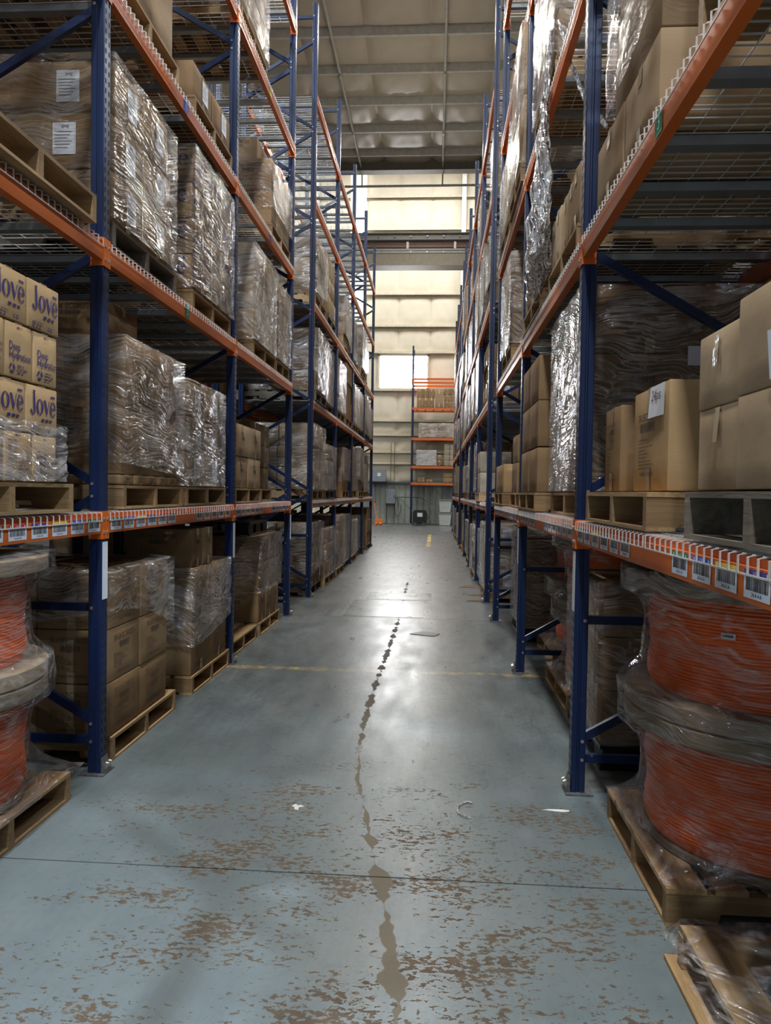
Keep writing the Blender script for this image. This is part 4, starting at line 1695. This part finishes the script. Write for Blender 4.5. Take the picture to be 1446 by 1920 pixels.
def barcode_mesh(s, ci, code):
    key = (s, ci, code)
    if key in _bl:
        return _bl[key]
    mb = MB()
    w, h = .135, .066
    # local: y along aisle from 0, z down from 0; face towards the aisle
    X = -s * .0008

    def rc(a, b, c, d, mi, l=0):
        x = X - s * l
        mb.quad([(x, a, b), (x, c, b), (x, c, d), (x, a, d)], mi)
    rc(0, -h, w, 0, 0)
    rc(0, -.016, w, 0, 2, .0004)
    r = random.Random(ci * 7 + 1)
    y = .010
    while y < w - .012:
        bw = r.choice((.0015, .0025, .004))
        rc(y, -h + .018, y + bw, -.018, 1, .0006)
        y += bw + r.choice((.0015, .002, .003))
    vs, fs, tw = text2d(code)
    k = .014
    for f in fs:
        pts = []
        for i in f:
            a = w / 2 + (vs[i][0] - tw / 2) * k * (1 if s < 0 else -1)
            pts.append((X - s * .0007, a, -h + .005 + vs[i][1] * k))
        mb.quad(pts, 1)
    vs, fs, tw = text2d('LEVEL')
    k = .014
    for f in fs:
        pts = []
        for i in f:
            a = w / 2 + (vs[i][0] - tw / 2) * k * (1 if s < 0 else -1)
            pts.append((X - s * .0008, a, -.013 + vs[i][1] * k))
        mb.quad(pts, 0)
    for a in (.012, w - .018):
        rc(a, -.013, a + .006, -.003, 0, .0008)
    _bl[key] = mb.mesh('barcode_label', [WHITE, INK, PCOL[ci]])
    return _bl[key]


def find_beam(s, bay, lvl):
    pre = f'orange front beam of the {SH[lvl]}, {ROWN[s]}, {ORD[bay]} bay'
    for o in COL.objects:
        if o.get('label') == pre:
            return o


GRP6 = [0, 1, 2, 3, 4, 5]
for s in (-1, 1):
    ys = YL if s < 0 else YR
    for bay in (1, 2, 3, 5, 6):
        b = find_beam(s, bay, 1)
        if b is None:
            continue
        if bay == 1 and s < 0:
            pos = [BEAM_L - .155 - .173 * k for k in range(8)]
        elif bay == 1:
            pos = [2.253 + .165 * k - .7 for k in range(0)] + [BEAM_L - .165 - .170 * k for k in range(6)] + [.805, .63, .465, .29, .12]
        else:
            pos = [.03 + .172 * k for k in range(6)] + [1.46 + .185 * k for k in range(5)]
        for i, p in enumerate(pos):
            ci = i % 6
            code = f'24-A-{ci + 1}-A'
            o = obj('barcode_label', barcode_mesh(s, ci, code), b, (-s * .0012, p, -.026))


def level_tag(s, bay, lvl, y, mat, txt, wht=WHITE, nm='green'):
    b = find_beam(s, bay, lvl)
    ys = (YL if s < 0 else YR)[bay - 1] + .076
    mb = MB()
    w, h = .08, .085
    mb.quad([(0, 0, -h), (0, w, -h), (0, w, 0), (0, 0, 0)], 0)
    vs, fs, tw = text2d(txt)
    for f in fs:
        mb.quad([(-s * .001, w / 2 + (vs[i][0] - tw / 2) * .07 * (1 if s < 0 else -1), -h + .02 + vs[i][1] * .07) for i in f], 1)
    o = obj('level_tag', mb.mesh('level_tag', [mat, wht]), b, (-s * .003, y - ys, -.012))
    o['label'] = f'{nm} number tag'


level_tag(1, 1, 2, 2.47, GREEN, '3', nm='green')
level_tag(-1, 2, 2, 5.0, GREEN, '3', nm='green')
level_tag(-1, 2, 3, 4.94, SLEEVE, '4', nm='blue')
level_tag(-1, 3, 3, 7.55, SLEEVE, '4', nm='blue')
level_tag(-1, 3, 4, 7.45, YELLOW, '6', INK, nm='yellow')

# ------------------------------------------------------------------ far wall equipment
t = thing('electrical_cabinet', 'grey electrical cabinet mounted on the ribbed far wall', 'electrical cabinet', (-2.34, 35.2, .98))
mb = MB()
mb.box((0, 0, 0), (.46, .22, .70))
part('body', mb, GREYM, t)
mb = MB()
mb.box((.02, -.02, .02), (.44, 0, .68))
part('door', mb, GREYM, t)
mb = MB()
mb.box((.38, -.05, .3), (.41, -.02, .42))
part('handle', mb, DARKM, t)
for x in (.05, .4):
    mb = MB()
    mb.tube([(x, .1, -.97), (x, .1, 0)], .018, 6)
    part('conduit', mb, DARKM, t)
mb = MB()
mb.tube([(.05, .1, .7), (.05, .1, 1.0), (.4, .1, 1.0), (.4, .1, .7)], .015, 6)
part('conduit', mb, DARKM, t)
for x, lab in ((-2.12, 'thin conduit running up the cream wall above cabinet'), (-1.95, 'second thin conduit running up the wall above cabinet')):
    mb = MB()
    mb.tube([(x, 35.25, 1.95), (x, 35.25, 3.9)], .014, 6)
    tag(part('wall_conduit', mb, DARKM, None), lab, 'conduit', 'conduits above the cabinet')
t = thing('wall_heater', 'dark grey boxy unit hung on wall above the ribbed sheets', 'wall unit', (-2.98, 34.95, 1.98))
mb = MB()
mb.box((0, 0, .05), (.64, .4, .60))
part('housing', mb, GREYM, t)
mb = MB()
mb.box((-.02, -.02, 0), (.66, .42, .06))
part('lower_tray', mb, BLACKP, t)
mb = MB()
mb.box((.24, -.01, .3), (.4, 0, .46))
part('white_sticker', mb, WHITE, t)
t = thing('pallet_jack', 'small orange pallet jack standing by the far wall door', 'pallet jack', (-2.72, 34.4, 0))
OJ = simple('orange_jack_paint', (.75, .20, .03), .5)
mb = MB()
mb.bar((0.02, 0, .15), (-.10, .05, 1.05), .05, .05)
part('drawbar', mb, OJ, t)
mb = MB()
mb.box((-.06, -.08, .06), (.30, .12, .26))
part('pump_body', mb, OJ, t)
for x in (0, .2):
    mb = MB()
    mb.box((x, -.9, .04), (x + .09, -.08, .09))
    part('fork', mb, OJ, t)
mb = MB()
mb.tube([(-.19, .05, 1.05), (-.01, .05, 1.08)], .02, 6)
part('handle', mb, DARKM, t)
t = thing('floor_scrubber', 'black boxy machine with small screen by the far wall rack', 'machine', (-.98, 33.8, 0))
mb = MB()
mb.prism([(0, .08), (.62, .08), (.66, .5), (.58, .72), (.06, .72), (0, .62)], 1, 0, .6)
part('body', mb, BLACKP, t)
mb = MB()
mb.box((.2, -.02, .42), (.44, 0, .6))
part('screen', mb, WHITE, t)
for x in (.1, .5):
    mb = MB()
    mb.tube([(x, -.04, .08), (x, .06, .08)], .08, 14)
    part('wheel', mb, DARKM, t)
mb = MB()
mb.tube([(0, .3, .6), (-.6, .9, 1.2), (-.95, 1.2, 1.3)], .015, 6)
mb.tube([(.66, .3, .3), (.85, .4, .6), (.7, .6, 1.1), (.3, 1.0, 1.3), (-.9, 1.3, 1.3)], .018, 6)
part('hose', mb, DARKM, t, 60)
mb = MB()
pts = [(-1.85 + .12 * math.cos(a_) + .02 * a_, 35.25, .8 + .45 * math.sin(a_)) for a_ in [q * .35 for q in range(20)]]
mb.tube(pts, .012, 6)
tag(part('coiled_cable', mb, BLACKP, None, 60), 'black cable hanging in a loop beside the cabinet', 'cable')
for k in range(2):
    t = thing('plastic_tote', ('lower', 'upper')[k] + ' clear tote stack wrapped in film under the far wall rack', 'tote', (.25, 34.35, .02 + .62 * k), 'wrapped totes at the far wall')
    mb = MB()
    mb.prism([(0, 0), (.5, 0), (.54, .55), (-.04, .55)], 1, 0, .5)
    part('tub', mb, simple('frosted_tub', (.45, .47, .45), .4), t)
    mb = MB()
    mb.box((-.06, -.02, .55), (.56, .52, .6))
    part('lid', mb, GREYM, t)

# ------------------------------------------------------------------ litter on the floor
def scrap(name, pts, z, mat, label, cat):
    mb = MB()
    mb.prism(pts, 2, .0005, z)
    return tag(obj(name, mb.mesh(name, mat)), label, cat)


scrap('paper_scrap', [(-.66, 3.46), (-.645, 3.45), (-.64, 3.425), (-.62, 3.42), (-.625, 3.45), (-.60, 3.46), (-.615, 3.475), (-.635, 3.47), (-.645, 3.49)], .003, PAPER,
      'small torn white paper scrap on the blue floor, left half', 'scrap')
scrap('paint_splash', [(.54, 3.545), (.58, 3.54), (.64, 3.53), (.672, 3.537), (.675, 3.552), (.64, 3.558), (.58, 3.556)], .0016, PAPER, 'white oval paint smear on floor before first right post', 'paint smear')
mb = MB()
pts = [(.19 + .055 * math.cos(a_), 3.50 + .085 * math.sin(a_), .006 + .003 * math.sin(a_ * 5)) for a_ in [1.2 + q * .28 for q in range(14)]]
mb.tube(pts, .006, 5)
tag(obj('plastic_strip', mb.mesh('plastic_strip', WRAP_S, 60)), 'curled shiny clear plastic strip lying mid floor', 'scrap')
for i, (x, y, w_, h_, lab) in enumerate(((.42, 11.9, .42, .25, 'flat brown cardboard offcut on floor beside right row, farthest'), (.5, 11.0, .34, .1, 'thin brown cardboard offcut on floor beside right row, middle one'),
                                        (.48, 10.4, .4, .12, 'thin brown cardboard offcut on floor beside right row, nearest'))):
    scrap('cardboard_offcut', [(x, y), (x + w_, y - .06), (x + w_ * .95, y + h_), (x + .1, y + h_ * .9)], .006, CARD_D, lab, 'scrap')
scrap('rubber_mat_piece', [(-.24, 7.85), (.03, 7.75), (.08, 7.9), (-.1, 8.02)], .006, DARKM, 'dark flat scrap lying on the aisle floor beyond yellow line', 'scrap')

# ------------------------------------------------------------------ at most 300 cartons stay single things: those that show largest; the others join the stuff
KEEP = '0-2,6-8,12-15,18-19,22-23,26-30,34-35,38-39,44-46,54-55,62-64,72-73,78-82,88,90,92,94-95,98-99,102-103,106-107,110-111,115,119,122-123,126-127,130-131,134-136,138-141,150-153,162-165,174-177,186-188,190-191,194-195,198,200,202,204-205,208-211,214-216,218,225-228,230,237,241,245-246,249-250,253-254,257-258,261-262,264-265,268-270,272,274-277,280-281,284-285,289,293,296,302-306,308,312-317,319,322-324,328-329,332-333,336-337,340-341,344-345,348-349,353,356-359,362-364,368-370,374-377,379-381,384-385,388-389,392-394,396-398,400-402,404-405,408-409,412-413,416-419,422-424,428-430,435,439,442-443,446-448,450-451,454-455,458-459,462-463,466-467,470-471,474-475,478-482,484,488-490,495,500,504-505,508-510,513,517,521,524-525,530-531,536-538,540,544-545'


def join_small(keep):
    if keep == 'ALL':
        return
    ks = set()
    for r in keep.split(','):
        a, b = (r.split('-') + [r])[:2] if '-' in r else (r, r)
        ks |= set(range(int(a), int(b) + 1))
    mi = {CARD.name: 0, CARD_P.name: 1, CARD_W.name: 2, CARD_D.name: 3, CARD_J.name: 1}
    cs = [o for o in COL.objects if o.name.startswith('carton') and o.get('category') == 'carton' and o.location.y < 30]
    for o in cs:
        n = int(o.name.split('.')[1]) if '.' in o.name else 0
        if n in ks:
            continue
        v = [tuple(c + l for c, l in zip(q, o.location)) for q in o.bound_box]
        lo = [min(q[a] for q in v) + (.022, .022, .001)[a] for a in range(3)]
        hi = [max(q[a] for q in v) - (.022, .022, .001)[a] for a in range(3)]
        FAR.box(lo, hi, mi[o.data.materials[0].name])
        for ch in list(o.children):
            bpy.data.objects.remove(ch)
        bpy.data.objects.remove(o)


bpy.context.view_layer.update()
join_small(KEEP)
fo = FAR.mesh('cartons', [CARD, CARD_P, CARD_W, CARD_D])
tag(obj('cartons', fo, None, kind='stuff'), 'remaining brown cartons on the distant shelves and back rows', 'cartons', None, 'stuff')

mb = MB()
mb.box((0, 0, 0), (.135, .002, .10))
tag(obj('paper_sheet', mb.mesh('paper_sheet', WHITE), None, (1.31, 3.955, 2.21)), 'grey-white paper sheet taped to wrapped load beyond the first right post', 'paper')
